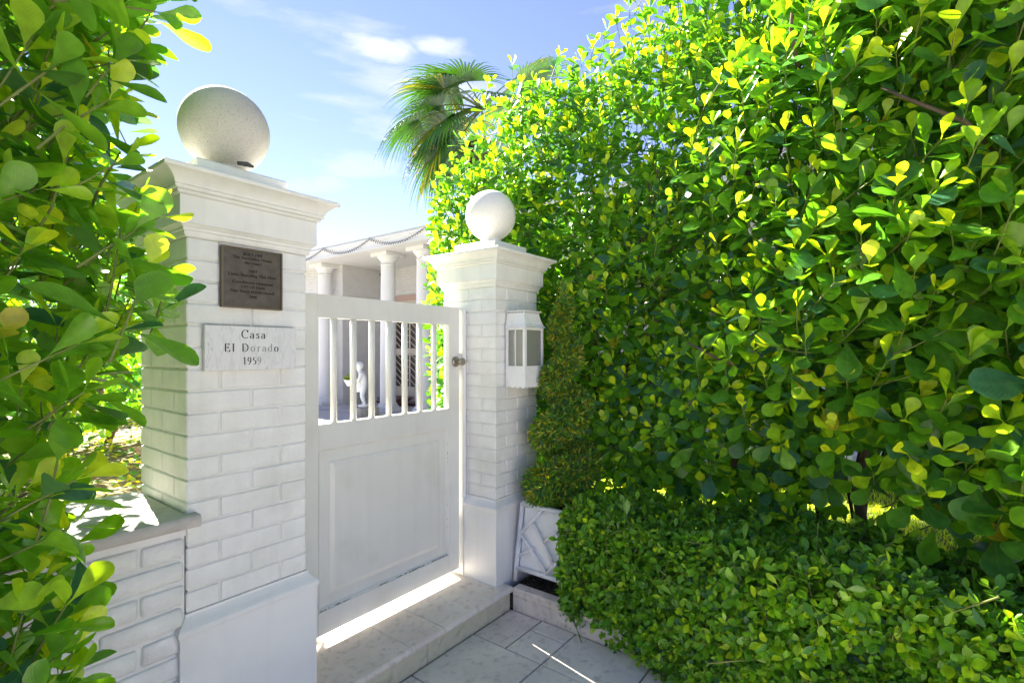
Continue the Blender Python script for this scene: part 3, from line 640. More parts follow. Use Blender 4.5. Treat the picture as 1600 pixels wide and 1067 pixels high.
# ------------------------------------------------------------------ fretwork planter
pn = empty('planter', (2.45, 1.50, .118), 'white Chinese lattice planter box at the foot of the right pillar', 'planter')
PX0, PX1, PY0, PY1, B0, B1 = 2.262, 2.655, 1.300, 1.700, .118, .548
def corner(sx, sy, z):      # splayed legs: the box narrows upward
    k = (z - B0) / (B1 - B0); ix = .030 * k
    return Vector(((PX0 + ix) if sx < 0 else (PX1 - ix), (PY0 + ix) if sy < 0 else (PY1 - ix), z))
for sx in (-1, 1):
    for sy in (-1, 1): build(MB().tube([corner(sx, sy, z) for z in (B0, B0 + .215, B0 + .2151, B1)], [.0135, .0145, .0125, .0125], 10), 'leg', M['fret'], pn)
faces = [((-1, 1), (-1, -1)), ((-1, -1), (1, -1)), ((1, -1), (1, 1)), ((1, 1), (-1, 1))]
for a, b in faces:
    def P(u, v): z = B0 + v * (B1 - B0); return corner(*a, z).lerp(corner(*b, z), u)
    build(MB().tube([P(-.01, .985), P(1.01, .985)], .0135, 10), 'rail', M['fret'], pn)
    build(MB().tube([P(0, .17), P(1, .17)], .0125, 10), 'rail', M['fret'], pn)
    nrm = (P(1, .5) - P(0, .5)).cross(Vector((0, 0, 1))).normalized(); nrm = nrm if nrm.dot(P(.5, .5) - Vector((2.46, 1.5, .33))) > 0 else -nrm
    inn = [P(.03, .18) - nrm * .014, P(.97, .18) - nrm * .014, P(.97, .97) - nrm * .014, P(.03, .97) - nrm * .014]
    q = MB(); q.add(inn + [p - nrm * .008 for p in inn], [(0, 1, 2, 3), (7, 6, 5, 4), (0, 4, 5, 1), (1, 5, 6, 2), (2, 6, 7, 3), (3, 7, 4, 0)])
    build(q, 'side_board', M['fret'], pn)
    for (u0, v0, u1, v1) in ((.03, .62, .40, .97), (.03, .60, .55, .17), (.03, .33, .28, .47), (.24, .78, .66, .30), (.45, .58, .97, .97), (.62, .74, .97, .36), (.50, .20, .97, .62), (.66, .30, .80, .17), (.28, .47, .30, .44)):
        if abs(u0 - u1) < .05: continue
        build(MB().tube([P(u0, v0) + nrm * .001, P(u1, v1) + nrm * .001], .0095, 8), 'lattice_bar', M['fret'], pn)
build(MB().box(PX0 + .045, PX1 - .045, PY0 + .045, PY1 - .045, B1 - .05, B1 - .03), 'soil', M['soil'], pn)

# ------------------------------------------------------------------ foliage machinery
def leaf_template(stations, cup=.10, arch=.18, twist=0.0):
    v, uv, f = [], [], []
    for (s, w) in stations:
        z = -arch * s * s; c = cup * w
        v += [(-w / 2, s, z + c), (0, s, z - c * .3), (w / 2, s, z + c)]; uv += [(0, s), (.5, s), (1, s)]
    for i in range(len(stations) - 1):
        for k in (0, 1): a = i * 3 + k; f.append((a, a + 1, a + 4, a + 3))
    return np.array(v), np.array(uv), np.array(f)
CLUSIA = [(0, .020), (.16, .035), (.36, .17), (.54, .35), (.71, .49), (.85, .47), (.95, .30), (1.0, .08)]
SH = {'clusia': [leaf_template(CLUSIA, .12, .10), leaf_template([(s, w * 1.12) for s, w in CLUSIA], .05, .22), leaf_template([(s, w * .86) for s, w in CLUSIA], .20, .02), leaf_template([(s, w) for s, w in CLUSIA], -.10, -.10)],
      'ficus': [leaf_template([(0, .03), (.15, .12), (.40, .42), (.62, .50), (.84, .34), (1.0, .03)], .18, .12), leaf_template([(0, .03), (.15, .12), (.40, .36), (.62, .46), (.84, .34), (1.0, .03)], .10, .25)],
      'topiary': [leaf_template([(0, .05), (.35, .36), (.7, .30), (1.0, .02)], .2, .15)],
      'grass': [leaf_template([(0, .10), (.5, .08), (1.0, .01)], .1, .25)]}
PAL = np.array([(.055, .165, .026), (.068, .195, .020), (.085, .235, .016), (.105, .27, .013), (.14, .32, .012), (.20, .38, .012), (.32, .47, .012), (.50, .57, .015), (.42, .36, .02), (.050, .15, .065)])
class Leaves:
    def __init__(s, kind): s.kind = kind; s.M = []; s.t = []; s.sh = []; s.out = []
    def add(s, p, d, n, size, tint, outer=True, wide=1.0):
        d = d.normalized(); n = (n - d * n.dot(d)); n = n.normalized() if n.length > 1e-4 else d.orthogonal().normalized(); x = d.cross(n)
        s.M.append((tuple(x * size * wide), tuple(d * size), tuple(n * size), tuple(p))); s.t.append(tint); s.sh.append(random.randrange(len(SH[s.kind]))); s.out.append(outer)
    def finish(s, parent, m, part_name='leaf', stuff='foliage', nparts=300, vis=None):
        A = np.array(s.M); t = np.array(s.t); sh = np.array(s.sh); N = len(A)
        isp = np.zeros(N, bool)
        if nparts:
            c = A[:, 3] + A[:, 1] * .6; d = c - np.array((0, 0, EYE)); F = d @ np.array(FWD); U = 800 + FPX * (d @ np.array(RIGHT)) / np.maximum(F, .05); V = HORIZ - FPX * d[:, 2] / np.maximum(F, .05)
            nn = A[:, 2] / np.linalg.norm(A[:, 2], axis=1)[:, None]; face = np.abs((nn * d).sum(1)) / np.linalg.norm(d, axis=1)
            size = np.linalg.norm(A[:, 1], axis=1); sc = size * FPX / np.maximum(F, .05) * (.35 + .65 * face)
            ok = (F > .15) & (U > 4) & (U < 1596) & (V > 4) & (V < 1063) & np.array(s.out)
            # keep only leaves that nothing nearer covers, on a coarse depth grid
            gx = (U / 16).astype(int); gy = (V / 16).astype(int); depth = {}
            inn = np.where((F > .15) & (U > 0) & (U < 1600) & (V > 0) & (V < 1067))[0]
            for i in inn:
                k = (gx[i], gy[i]); depth[k] = min(depth.get(k, 9e9), F[i])
            near = np.array([F[i] < depth.get((gx[i], gy[i]), 9e9) + .02 for i in range(N)])
            sc = np.where(ok & near, sc, -1); order = np.argsort(-sc)[:nparts]; order = order[sc[order] > 0]; isp[order] = True
            cache = {}; base = np.array(wpos(parent))
            for i in order:
                k = (sh[i], t[i])
                if k not in cache:
                    v, uv, f = SH[s.kind][sh[i]]; cache[k] = make_leaf_mesh('leaf', v[None], uv, f, np.array([t[i]]), m)
                o = bpy.data.objects.new(part_name, cache[k]); COL.objects.link(o); o.parent = parent
                p = A[i, 3] - base; X, D, Nn = A[i, 0], A[i, 1], A[i, 2]
                o.matrix_basis = Matrix(((X[0], D[0], Nn[0], p[0]), (X[1], D[1], Nn[1], p[1]), (X[2], D[2], Nn[2], p[2]), (0, 0, 0, 1)))
        rest = ~isp; groups = []
        base = np.array(wpos(parent)) if parent else np.zeros(3)
        for k in range(len(SH[s.kind])):
            sel = np.where(rest & (sh == k))[0]
            if not len(sel): continue
            v, uv, f = SH[s.kind][k]; B = A[sel]
            P = B[:, None, 3] - base + v[None, :, 0:1] * B[:, None, 0] + v[None, :, 1:2] * B[:, None, 1] + v[None, :, 2:3] * B[:, None, 2]
            groups.append((P, uv, f, t[sel]))
        me = merge_leaves(stuff, groups, m); o = put(stuff, me, None, parent, kind='stuff'); return o
def merge_leaves(name, groups, m):
    V, Fc, UV, T = [], [], [], []; off = 0
    for P, uv, f, t in groups:
        n, k = P.shape[:2]; V.append(P.reshape(-1, 3)); Fc.append((f[None] + (np.arange(n) * k)[:, None, None] + off).reshape(-1, 4)); off += n * k
        UV.append(np.tile(uv[f].reshape(-1, 2), (n, 1))); c = PAL[t] * np.array((1.10, 1.12, 1.3)); T.append(np.repeat(c, k, axis=0))
    V = np.concatenate(V); Fc = np.concatenate(Fc); UV = np.concatenate(UV); T = np.concatenate(T)
    me = bpy.data.meshes.new(name); me.vertices.add(len(V)); me.vertices.foreach_set('co', V.ravel().astype(np.float32))
    me.loops.add(Fc.size); me.loops.foreach_set('vertex_index', Fc.ravel().astype(np.int32)); me.polygons.add(len(Fc))
    me.polygons.foreach_set('loop_start', (np.arange(len(Fc)) * 4).astype(np.int32)); me.polygons.foreach_set('loop_total', np.full(len(Fc), 4, np.int32))
    me.polygons.foreach_set('use_smooth', np.ones(len(Fc), bool)); me.update(calc_edges=True)
    u = me.uv_layers.new(name='UVMap'); u.data.foreach_set('uv', UV.ravel().astype(np.float32))
    ca = me.color_attributes.new('tint', 'FLOAT_COLOR', 'POINT'); ca.data.foreach_set('color', np.concatenate([T, np.ones((len(T), 1))], 1).ravel().astype(np.float32))
    me.materials.append(m); me.validate(); return me
def make_leaf_mesh(name, P, uv, f, t, m): return merge_leaves(name, [(P, uv, f, t)], m)

def rv(s=1.0): return Vector((random.gauss(0, s), random.gauss(0, s), random.gauss(0, s)))
class Spacer:
    def __init__(s, d): s.d = d; s.g = {}
    def ok(s, p):
        k = tuple(int(math.floor(c / s.d)) for c in p)
        for a in (-1, 0, 1):
            for b in (-1, 0, 1):
                for c in (-1, 0, 1):
                    for q in s.g.get((k[0] + a, k[1] + b, k[2] + c), ()):
                        if (q - p).length < s.d: return False
        s.g.setdefault(k, []).append(p.copy()); return True
def rosette(L, tw, p, axis, size, pairs, young=.4, outer=True, dark=0, light=False):
    """a shoot with opposite pairs of paddle leaves, youngest at the tip"""
    axis = axis.normalized(); a = axis.orthogonal().normalized(); b = axis.cross(a); ph = random.uniform(0, 6.28); ln = size * random.uniform(.55, .95)
    base = p - axis * ln
    tw.tube([base - axis * size * .45 + rv(.008), base, p], [size * .022, size * .020, size * .014], 4, False)
    for k in range(pairs):
        u = k / max(1, pairs - 1); q = base + axis * ln * u; ang = ph + k * math.pi / 2 + random.gauss(0, .25)
        spread = 1.36 - .92 * u + random.gauss(0, .13); s_ = size * (1.0 - .42 * u) * random.uniform(.82, 1.15)
        if u > .8 and random.random() < young: tint = random.choice([6, 7, 7, 7, 6])
        elif u > .55: tint = random.choice([4, 5, 5, 6]) if random.random() < young + .3 else random.choice([3, 4, 5])
        else: tint = random.choice([0, 1, 2, 2, 3, 3, 4, 9])
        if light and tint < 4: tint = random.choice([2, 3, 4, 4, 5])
        if dark and tint < 6: tint = max(0, tint - dark)  # inner leaves tinted darker: the crown's inner shade put into leaf colour
        if random.random() < .006: tint = 8
        for s in (0, math.pi):
            r_ = a * math.cos(ang + s) + b * math.sin(ang + s)
            d = axis * math.cos(spread) + r_ * math.sin(spread) + rv(.12); d.z -= .10 * (1 - u)
            n = axis * math.sin(spread) - r_ * math.cos(spread) + Vector((0, 0, .35)) + rv(.15)
            L.add(q, d, n, s_ * random.uniform(.9, 1.08), tint, outer, random.uniform(.86, 1.12))

def branch_tree(mb, base, top, r0, n=3, spread=.35, twist=.06, xmin=-9):
    def cl(p): return Vector((max(p.x, xmin), p.y, p.z))
    pts = [Vector(base)]; k = 6
    for i in range(1, k + 1):
        u = i / k; pts.append(cl(Vector(base).lerp(Vector(top), u) + rv(twist * (1 if i < k else .4))))
    mb.tube(pts, [r0 * (1 - .65 * i / k) for i in range(k + 1)], 8)
    for _ in range(n):
        i = random.randint(2, k - 1); st = pts[i]; d = Vector((random.gauss(0, spread), random.gauss(0, spread), random.uniform(.25, .7))); e = cl(st + d)
        m1 = st.lerp(e, .5) + rv(.04); mb.tube([st, m1, e], [r0 * .45, r0 * .32, r0 * .18], 6)
        for _ in range(2): e2 = e + Vector((random.gauss(0, spread * .6), random.gauss(0, spread * .6), random.uniform(.05, .3))); e2 = cl(e2); mb.tube([m1, m1.lerp(e2, .5) + rv(.03), e2], [r0 * .22, r0 * .15, r0 * .08], 5)

# ------------------------------------------------------------------ tall hedge, right
random.seed(21)
def lerp(a, b, u): u = min(1, max(0, u)); return a + (b - a) * u
def tall_face(y, z):
    x = 2.64 if y > 1.35 else lerp(2.06, 2.64, (y + .5) / 1.85)
    if y < 1.35: x = lerp(2.06, 2.58, (y + .5) / 1.6)
    x += .12 * math.sin(y * 3.1 + z * 1.7) * .5 + .05 * math.sin(z * 6 + y * 5)
    if z < 1.0: x += (1.0 - z) * .45
    if z > 2.7: x += (z - 2.7) * .35
    if 1.62 < y < 2.3 and z < 1.95: x = max(x, 2.76)
    return x
def tall_top(y):
    t = 3.30 + .10 * math.sin(y * 2.3) + .05 * math.sin(y * 7)
    if y > 2.0: t -= ((y - 2.0) / 1.15) ** 1.3 * 1.2
    return t
hd = empty('tall_hedge', (2.9, 1.0, .09), 'tall hedge of paddle shaped leaves rising behind the right pillar and small hedge', 'hedge')
L = Leaves('clusia'); tw = MB()
YMIN, YMAX = -1.35, 3.15; space = Spacer(.092)
cnt = 0
for i in range(11000):
    y = random.uniform(YMIN, YMAX); zt = tall_top(y); zlo = lerp(.80, .50, (y - .15) / .45) + .09 * math.sin(y * 4.3 + 1) + .05 * math.sin(y * 11); z = random.uniform(zlo, zt); mode = random.random()
    if z < zlo + .12 and random.random() < .5: continue
    xf = tall_face(y, z); back = 3.55 - (.0 if y < 2.4 else (y - 2.4) * .5)
    if mode < .50: u = abs(random.gauss(0, .12)) - .04; x = xf + u; out = Vector((-1, 0, .25)); outer = True
    elif mode < .70: u = random.uniform(.06, .40); x = xf + u; out = Vector((-1, 0, .2)); outer = False
    elif mode < .84: x = random.uniform(xf, back); z = zt - abs(random.gauss(0, .08)); out = Vector((-.3, 0, 1)); outer = True
    elif mode < .97: x = back - abs(random.gauss(0, .12)); out = Vector((1, 0, .3)); outer = False
    else: x = random.uniform(xf, back); y = YMAX - abs(random.gauss(0, .10)); out = Vector((-.2, 1, .4)); z = random.uniform(1.0, tall_top(y)); outer = True
    if x < 2.74 and 1.60 < y < 2.33 and z < 2.02: continue
    p = Vector((x, y, z)); ax = out.normalized() * .95 + Vector((0, -.15, .48)) + rv(.30)
    if z < 1.2: ax.z -= .35
    if outer and not space.ok(p): continue
    if not outer and random.random() < .28: continue
    pr = project(p)
    if pr[0] is not None and pr[0] < 676: continue
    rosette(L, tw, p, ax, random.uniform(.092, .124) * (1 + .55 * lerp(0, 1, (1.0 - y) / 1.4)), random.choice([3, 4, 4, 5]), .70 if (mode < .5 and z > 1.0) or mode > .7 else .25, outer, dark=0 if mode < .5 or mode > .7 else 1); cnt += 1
for _ in range(650):                                     # leaves low in the crown's far side, round the pillar's back
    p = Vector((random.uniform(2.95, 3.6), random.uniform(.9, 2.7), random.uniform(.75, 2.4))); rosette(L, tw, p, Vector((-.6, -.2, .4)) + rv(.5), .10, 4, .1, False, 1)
o = L.finish(hd, M['leaf']); build(tw, 'twigs', M['twig'], hd, kind='stuff')
tr = [(3.15, 2.7), (3.12, 2.2), (3.0, 1.62), (2.84, 1.12), (2.76, .72), (2.78, .30), (2.70, .02), (2.74, -.38), (2.78, -.85)]
for (x, y) in tr:
    q = MB(); branch_tree(q, (x, y, .08), (x + random.uniform(-.1, .2), y + random.uniform(-.2, .2), 2.35 - (.5 if y > 2.4 else 0)), random.uniform(.022, .036), 4, .12 if y > 1.3 else .3, .06, 2.66 if y < 1.3 else 2.8)
    for _ in range(1): branch_tree(q, (x + random.gauss(0, .02), y + random.gauss(0, .02), .1), (x + random.uniform(-.1 if y > 1.3 else -.3, .4), y + random.uniform(-.3, .3), random.uniform(1.4, 2.1)), random.uniform(.010, .018), 3, .12 if y > 1.3 else .25, .06, 2.66 if y < 1.3 else 2.8)
    build(q, 'trunk', M['bark'], hd)
q = MB()
for a, b in (((1378, 148), (1498, 222)), ((1062, 535), (1125, 562)), ((1240, 30), (1246, 90))):
    d0, d1 = px(*a), px(*b); t0 = 2.28 / d0.x; t1 = 2.36 / d1.x
    p0, p1 = Vector((0, 0, EYE)) + d0 * t0, Vector((0, 0, EYE)) + d1 * t1
    p0.x = tall_face(p0.y, p0.z) - .02; p1.x = tall_face(p1.y, p1.z) + .02
    q = MB(); q.tube([p0, p0.lerp(p1, .5) + rv(.006), p1, p1 + (p1 - p0) * .4 + Vector((.15, 0, 0))], [.0045, .007, .008, .01], 6); build(q, 'bare_branch', M['bark'], hd)

# ------------------------------------------------------------------ low hedge, front right
random.seed(33)
lh = empty('low_hedge', (2.35, .3, .09), 'low clipped hedge of small glossy oval leaves beside the path', 'hedge')
L = Leaves('ficus'); tw = MB()
def low_face(y, z):
    x = lerp(1.97, 2.13, (y - .2) / 1.0) + .03 * math.sin(y * 7 + z * 4)
    if y > 1.05: x += (y - 1.05) ** 2 * .6
    if z > .50: x += (z - .50) ** 2 * 2.2
    if z < .12: x += (.12 - z) * .5
    return x
def low_top(y): return .635 + .02 * math.sin(y * 5 + 1) + .015 * math.sin(y * 13) - (max(0, y - 1.15) * .25)
def sprig(p, axis, size, n, outer=True):
    axis = axis.normalized(); a = axis.orthogonal().normalized(); b = axis.cross(a); ln = size * random.uniform(1.2, 2.2); base = p - axis * ln; ph = random.uniform(0, 6.28)
    tw.tube([base - axis * size, p], [size * .05, size * .03], 3, False)
    yg = random.random()
    for k in range(n):
        u = k / (n - 1); ang = ph + k * 2.4; sp = 1.15 - .6 * u + random.gauss(0, .15); r_ = a * math.cos(ang) + b * math.sin(ang)
        d = axis * math.cos(sp) + r_ * math.sin(sp) + rv(.12); nn = axis * math.sin(sp) - r_ * math.cos(sp) + Vector((0, 0, .3)) + rv(.2)
        tint = random.choice([2, 3, 1, 2, 9, 3, 2]) if u < .55 else (random.choice([2, 3, 4]) if yg < .55 else random.choice([4, 5, 6]))
        L.add(base + axis * ln * u, d, nn, size * (1 - .25 * u) * random.uniform(.8, 1.15), tint, outer)
for i in range(5200):
    y = random.uniform(-1.1, 1.345); m_ = random.random()
    if m_ < .50: z = random.uniform(.02, low_top(y)); x = low_face(y, z) + abs(random.gauss(0, .03)) - (random.uniform(0, .05) if random.random() < .2 else 0); out = Vector((-1, 0, .35)); outer = True
    elif m_ < .82: x = random.uniform(low_face(y, .6), 2.62); z = low_top(y) - abs(random.gauss(0, .03)) + (random.uniform(0, .07) if random.random() < .25 else 0); out = Vector((-.2, 0, 1)); outer = True
    elif m_ < .92: z = random.uniform(.02, .55); x = low_face(y, z) + random.uniform(.05, .2); out = Vector((-1, 0, .4)); outer = False
    else: y = 1.345 - abs(random.gauss(0, .03)); z = random.uniform(.10, low_top(y)); x = random.uniform(low_face(y, z), 2.5); out = Vector((-.2, 1, .4)); outer = True
    sprig(Vector((x, y, z)), out + rv(.42), random.choice([.030, .037, .044, .052, .062]) * random.uniform(.9, 1.1) * (1.18 if y < .5 else 1), random.choice([6, 7, 8]), outer)
L.finish(lh, M['small_leaf']); build(tw, 'twigs', M['twig'], lh, kind='stuff')
q = MB()
for k in range(16):
    y = -.95 + k * .15 + random.uniform(-.04, .04); branch_tree(q, (2.36 + random.uniform(-.05, .08), y, .08), (2.25 + random.uniform(-.1, .2), y + random.uniform(-.1, .1), .52), .010, 0, .09, .02)
build(q, 'stems', M['bark'], lh, kind='stuff')

# ------------------------------------------------------------------ left hedge, close to the camera
random.seed(5)
fh = empty('near_hedge', (-.1, 1.6, 0), 'leafy bush of large paddle shaped leaves filling the left edge over the low wall', 'hedge')
L = Leaves('clusia'); tw = MB()
def left_face(z):      # how far right the foliage reaches, per unit of y (so the outline follows the pillar side)
    pts = [(0, .17), (.45, .22), (.62, .265), (.85, .27), (.98, .29), (1.12, .335), (1.30, .345), (1.45, .41), (2.0, .40), (2.5, .40), (3.2, .42)]
    for (a, b), (c, d) in zip(pts[:-1], pts[1:]):
        if a <= z <= c: return b + (d - b) * (z - a) / (c - a)
    return .42
def trimmed(v):        # outline the gardener keeps beside the pillar
    pts = [(-400, 310), (0, 300), (80, 292), (150, 285), (250, 290), (330, 272), (400, 285), (480, 285), (520, 235), (560, 218), (700, 205), (780, 185), (820, 170), (930, 182), (1000, 165), (1070, 120), (3000, 90)]
    for (a, b), (c, d) in zip(pts[:-1], pts[1:]):
        if a <= v <= c: return b + (d - b) * (v - a) / (c - a)
    return 90
space = Spacer(.082)
for i in range(7000):
    z = random.uniform(.02, 3.1); y = random.uniform(1.18, 2.5) if z > .95 else random.uniform(1.12, 1.62)
    if z < 1.3 and z > .9 and random.random() < .35: continue
    xm = left_face(z) * 1.28 - .12 + .05 * math.sin(z * 9); m_ = random.random()
    if m_ < .38: x = xm - abs(random.gauss(0, .05)); out = Vector((1, -.3, .3)); outer = True; y = random.uniform(1.2, min(y, 1.7) + .01) if y > 1.2 else y
    elif m_ < .72: x = random.uniform(-.9, xm); y = 1.16 + abs(random.gauss(0, .05)) + max(0, x + .1) * .3; out = Vector((.2, -1, .35)); outer = True
    else:
        x = random.uniform(-1.6, xm - .05); out = Vector((.3, -.2, .8)); outer = False
        if random.random() < .3: continue
    if y > 1.6 and z < .97: continue
    p = Vector((x, y, z)); d = out.normalized() * .75 + Vector((0, 0, .65)) + rv(.30)
    if outer and not space.ok(p): continue
    pr = project(p)
    if pr[0] is not None and 0 < pr[2] and pr[0] > trimmed(pr[1]) - 14: continue
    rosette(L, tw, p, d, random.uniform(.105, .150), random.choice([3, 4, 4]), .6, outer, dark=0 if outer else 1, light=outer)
for i in range(420):                                     # fill leaves over the wall's back, added to shade the pillar side and litter
    y = random.uniform(1.8, 2.9); z = random.uniform(1.5, 2.9); x = random.uniform(-.4, .28 * y - .05); p = Vector((x, y, z)); pr = project(p)
    if pr[0] > trimmed(pr[1]) - 20: continue
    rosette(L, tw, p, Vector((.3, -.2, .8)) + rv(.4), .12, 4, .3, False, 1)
for i in range(700):                                     # more bush mass behind the wall, added to darken the pillar's side face
    z = random.uniform(.95, 3.0); y = random.uniform(2.3, 3.4); x = random.uniform(-2.8, .22 * y - .12)
    rosette(L, tw, Vector((x, y, z)), Vector((.3, -.2, .8)) + rv(.4), .12, 4, .5, False)
L.finish(fh, M['leaf']); build(tw, 'twigs', M['twig'], fh, kind='stuff')
for (x, y) in ((-.06, 1.50), (-.25, 1.42), (-.5, 1.5)):
    q = MB(); branch_tree(q, (x, y, 0), (x - .1, y + .15, 2.3), .024, 6, .09); branch_tree(q, (x + .03, y, 0), (x, y + .15, 1.7), .014, 4, .08); build(q, 'trunk', M['bark'], fh)

# ------------------------------------------------------------------ spiral topiary in the planter
random.seed(8)
tp = empty('spiral_topiary', (2.452, 1.505, .52), 'spiral clipped small leaved topiary tree in the white lattice planter', 'topiary')
L = Leaves('topiary')
def helix(u):  # u 0..1 bottom to top
    z = .635 + 1.03 * u; a = u * 2 * math.pi * 3.4 + 2.4; r = .090 * (1 - u) + .012; return Vector((2.452 + math.cos(a) * r, 1.505 + math.sin(a) * r, z)), .100 * (1 - u) ** .8 + .036
for i in range(21000):
    u = random.random() ** 1.35; c, r = helix(u); d = rv().normalized(); r_ = r * (1 - abs(random.gauss(0, .12))); p = c + Vector((d.x * r_, d.y * r_, d.z * r_ * .85))
    tint = random.choice([1, 2, 3, 4, 8, 5, 8, 8]) if i % 3 else random.choice([0, 9, 0])
    L.add(p, d + rv(.7), rv() + Vector((0, 0, .5)), random.uniform(.020, .034), tint, True, .9)
for i in range(500):
    p = Vector((2.452, 1.505, random.uniform(1.6, 1.78))) + Vector((random.gauss(0, .015), random.gauss(0, .015), 0)); L.add(p, Vector((random.gauss(0, .4), random.gauss(0, .4), 1)), rv(), .02, random.choice([2, 3, 4, 8]))
L.finish(tp, M['needle'], nparts=0)
q = MB(); q.tube([(2.452 + .012 * math.sin(z * 9), 1.505 + .012 * math.cos(z * 7), z) for z in (.50, .7, .9, 1.1, 1.3, 1.5, 1.7)], [.016, .015, .013, .012, .010, .008, .005], 7)
for i in range(26):
    c, r = helix(i / 26); q.tube([(2.452, 1.505, c.z - .05), c], [.006, .003], 5)
build(q, 'trunk', M['bark'], tp)

# ------------------------------------------------------------------ fan palm beyond the hedge
random.seed(14)
PC = Vector((5.42, 4.66, 4.78))
pal = empty('fan_palm', (PC.x, PC.y, .1), 'fan palm with drooping fronds showing above the tall hedge', 'palm tree')
q = MB(); q.tube([(PC.x + .1 * math.sin(z), PC.y, z) for z in (.05, 1, 2, 3, 4.3)], [.17, .14, .13, .12, .13], 12); build(q, 'trunk', M['bark'], pal)
SH['strip'] = [leaf_template([(0, .5), (.2, 1.0), (.45, 1.0), (.7, .7), (1.0, .08)], .3, 0)]
def frond(az, el, plen, blen, droop, tints):
    ax = Vector((math.cos(az) * math.cos(el), math.sin(az) * math.cos(el), math.sin(el))); side = Vector((-math.sin(az), math.cos(az), 0)); up = ax.cross(side) * -1
    st = []; p = PC.copy(); d = ax.copy(); n = 5
    for k in range(n + 1): st.append(p.copy()); d.z -= .10; d.normalize(); p = p + d * plen / n
    hub = st[-1]; fr_ = MB(); V, U, F, T = [], [], [], []; off = 0
    nseg = 38
    for k in range(nseg):
        a = -1.75 + 3.5 * k / (nseg - 1); dd = (d * math.cos(a) + side * math.sin(a)).normalized(); ln = blen * (1 - .25 * (abs(a) / 1.75) ** 2) * random.uniform(.88, 1.06); p = hub.copy(); m = 7; w0 = .016; pts = []
        t_ = random.choice(tints)
        vel = dd.copy()
        for i in range(m + 1):
            u = i / m; pts.append((p.copy(), w0 * (1.0 if u < .5 else (1 - (u - .5) * 1.9)) * (0.4 + 1.2 * min(u * 3, 1) * .5))); vel.z -= droop * (.04 + .55 * u ** 2); vel.normalize(); p = p + vel * ln / m
        v = []
        for i, (pp, w) in enumerate(pts):
            dr = (pts[min(i + 1, m)][0] - pts[max(i - 1, 0)][0]).normalized(); sd = dr.cross(Vector((0, 0, 1))); sd = sd.normalized() if sd.length > .05 else side; nn = sd.cross(dr)
            v += [pp - sd * w + nn * w * .4, pp - nn * w * .2, pp + sd * w + nn * w * .4]
        V.append((np.array([tuple(x) for x in v]), t_))
    f = np.array([(i * 3 + k, i * 3 + k + 1, i * 3 + k + 4, i * 3 + k + 3) for i in range(7) for k in (0, 1)]); uv = np.array([(k / 2 * .4, i / 7) for i in range(8) for k in range(3)])
    P = np.array([v for v, t in V]) - np.array(wpos(pal)); me = merge_leaves('frond', [(P, uv, f, np.array([t for v, t in V]))], M['frond'])
    o = put('frond', me, None, pal)
    q = MB(); q.tube(st, [.016, .014, .012, .010, .009, .008], 5); build(q, 'stalk', M['twig'], o)
lf = math.atan2(-RIGHT.y, -RIGHT.x)           # towards the picture's left
specs = [(lf + .10, .35, .55, .95, .75), (lf - .25, .0, .60, .95, .8), (lf + .30, -.25, .6, .95, .9), (lf - .1, .75, .5, .9, .6), (lf - .6, .3, .6, .95, .8), (lf + .6, .5, .6, .9, .7),
         (lf + 1.2, .6, .5, .9, .6), (lf - 1.1, .5, .6, .9, .7), (lf + .2, .05, .9, .9, 1.1), (lf - .35, -.35, .85, .95, 1.2), (lf + .05, .95, .45, .85, .9), (lf + .4, -.6, .8, .9, 1.2), (lf + 3.1, .8, .7, .9, .4), (lf - 2.2, .7, .6, .9, .5), (lf + 1.9, .2, .6, .9, .8), (lf - 1.6, -.1, .6, .9, .9), (lf, -.55, .5, .9, 1.0), (lf + 2.7, .1, .6, .9, .8), (lf - .8, -.3, .6, .95, .9), (lf + 3.5, 1.0, .75, .75, .5), (lf - .15, -.75, .7, .95, 1.2), (lf + .8, -.2, .6, .95, .9)]
for k, s_ in enumerate(specs): frond(*s_, [0, 1, 2, 9, 8] if k % 2 else [0, 0, 9, 1])

# ------------------------------------------------------------------ lawn grass and litter
random.seed(3); L = Leaves('grass')
for i in range(42000):
    x = random.uniform(2.97, 6.5); y = random.uniform(-2.2, 3.6)
    if (1.7 < y and x > 6.25) or (y > 2.1 and x < 3.02) or (y > 3.55 and x < 4.62): continue
    L.add(Vector((x, y, .05)), Vector((random.gauss(0, .5), random.gauss(0, .5), 1)), rv(), random.uniform(.03, .055), random.choice([6, 7, 7, 7, 8]), False, 1.3)
g_ = L.finish(None, M['grass'], nparts=0, stuff='grass'); tag(g_, 'sunlit yellow green lawn seen under the tall hedge', 'grass')
L = Leaves('clusia')
for i in range(4800):
    x = random.uniform(-.6, 1.84); y = random.uniform(2.19, 5.5)
    if x > .94 and y < 3.52: continue
    L.add(Vector((x, y, .848 + random.uniform(0, .015))), Vector((random.gauss(0, 1), random.gauss(0, 1), random.gauss(0, .25))), Vector((random.gauss(0, .4), random.gauss(0, .4), 1)), random.uniform(.025, .055), random.choice([8, 3, 6, 8, 1, 7]), False)
g_ = L.finish(None, M['grass'], nparts=0, stuff='ground_litter'); tag(g_, 'fallen leaves and yellow weeds on the raised bed behind the low wall', 'leaf litter')
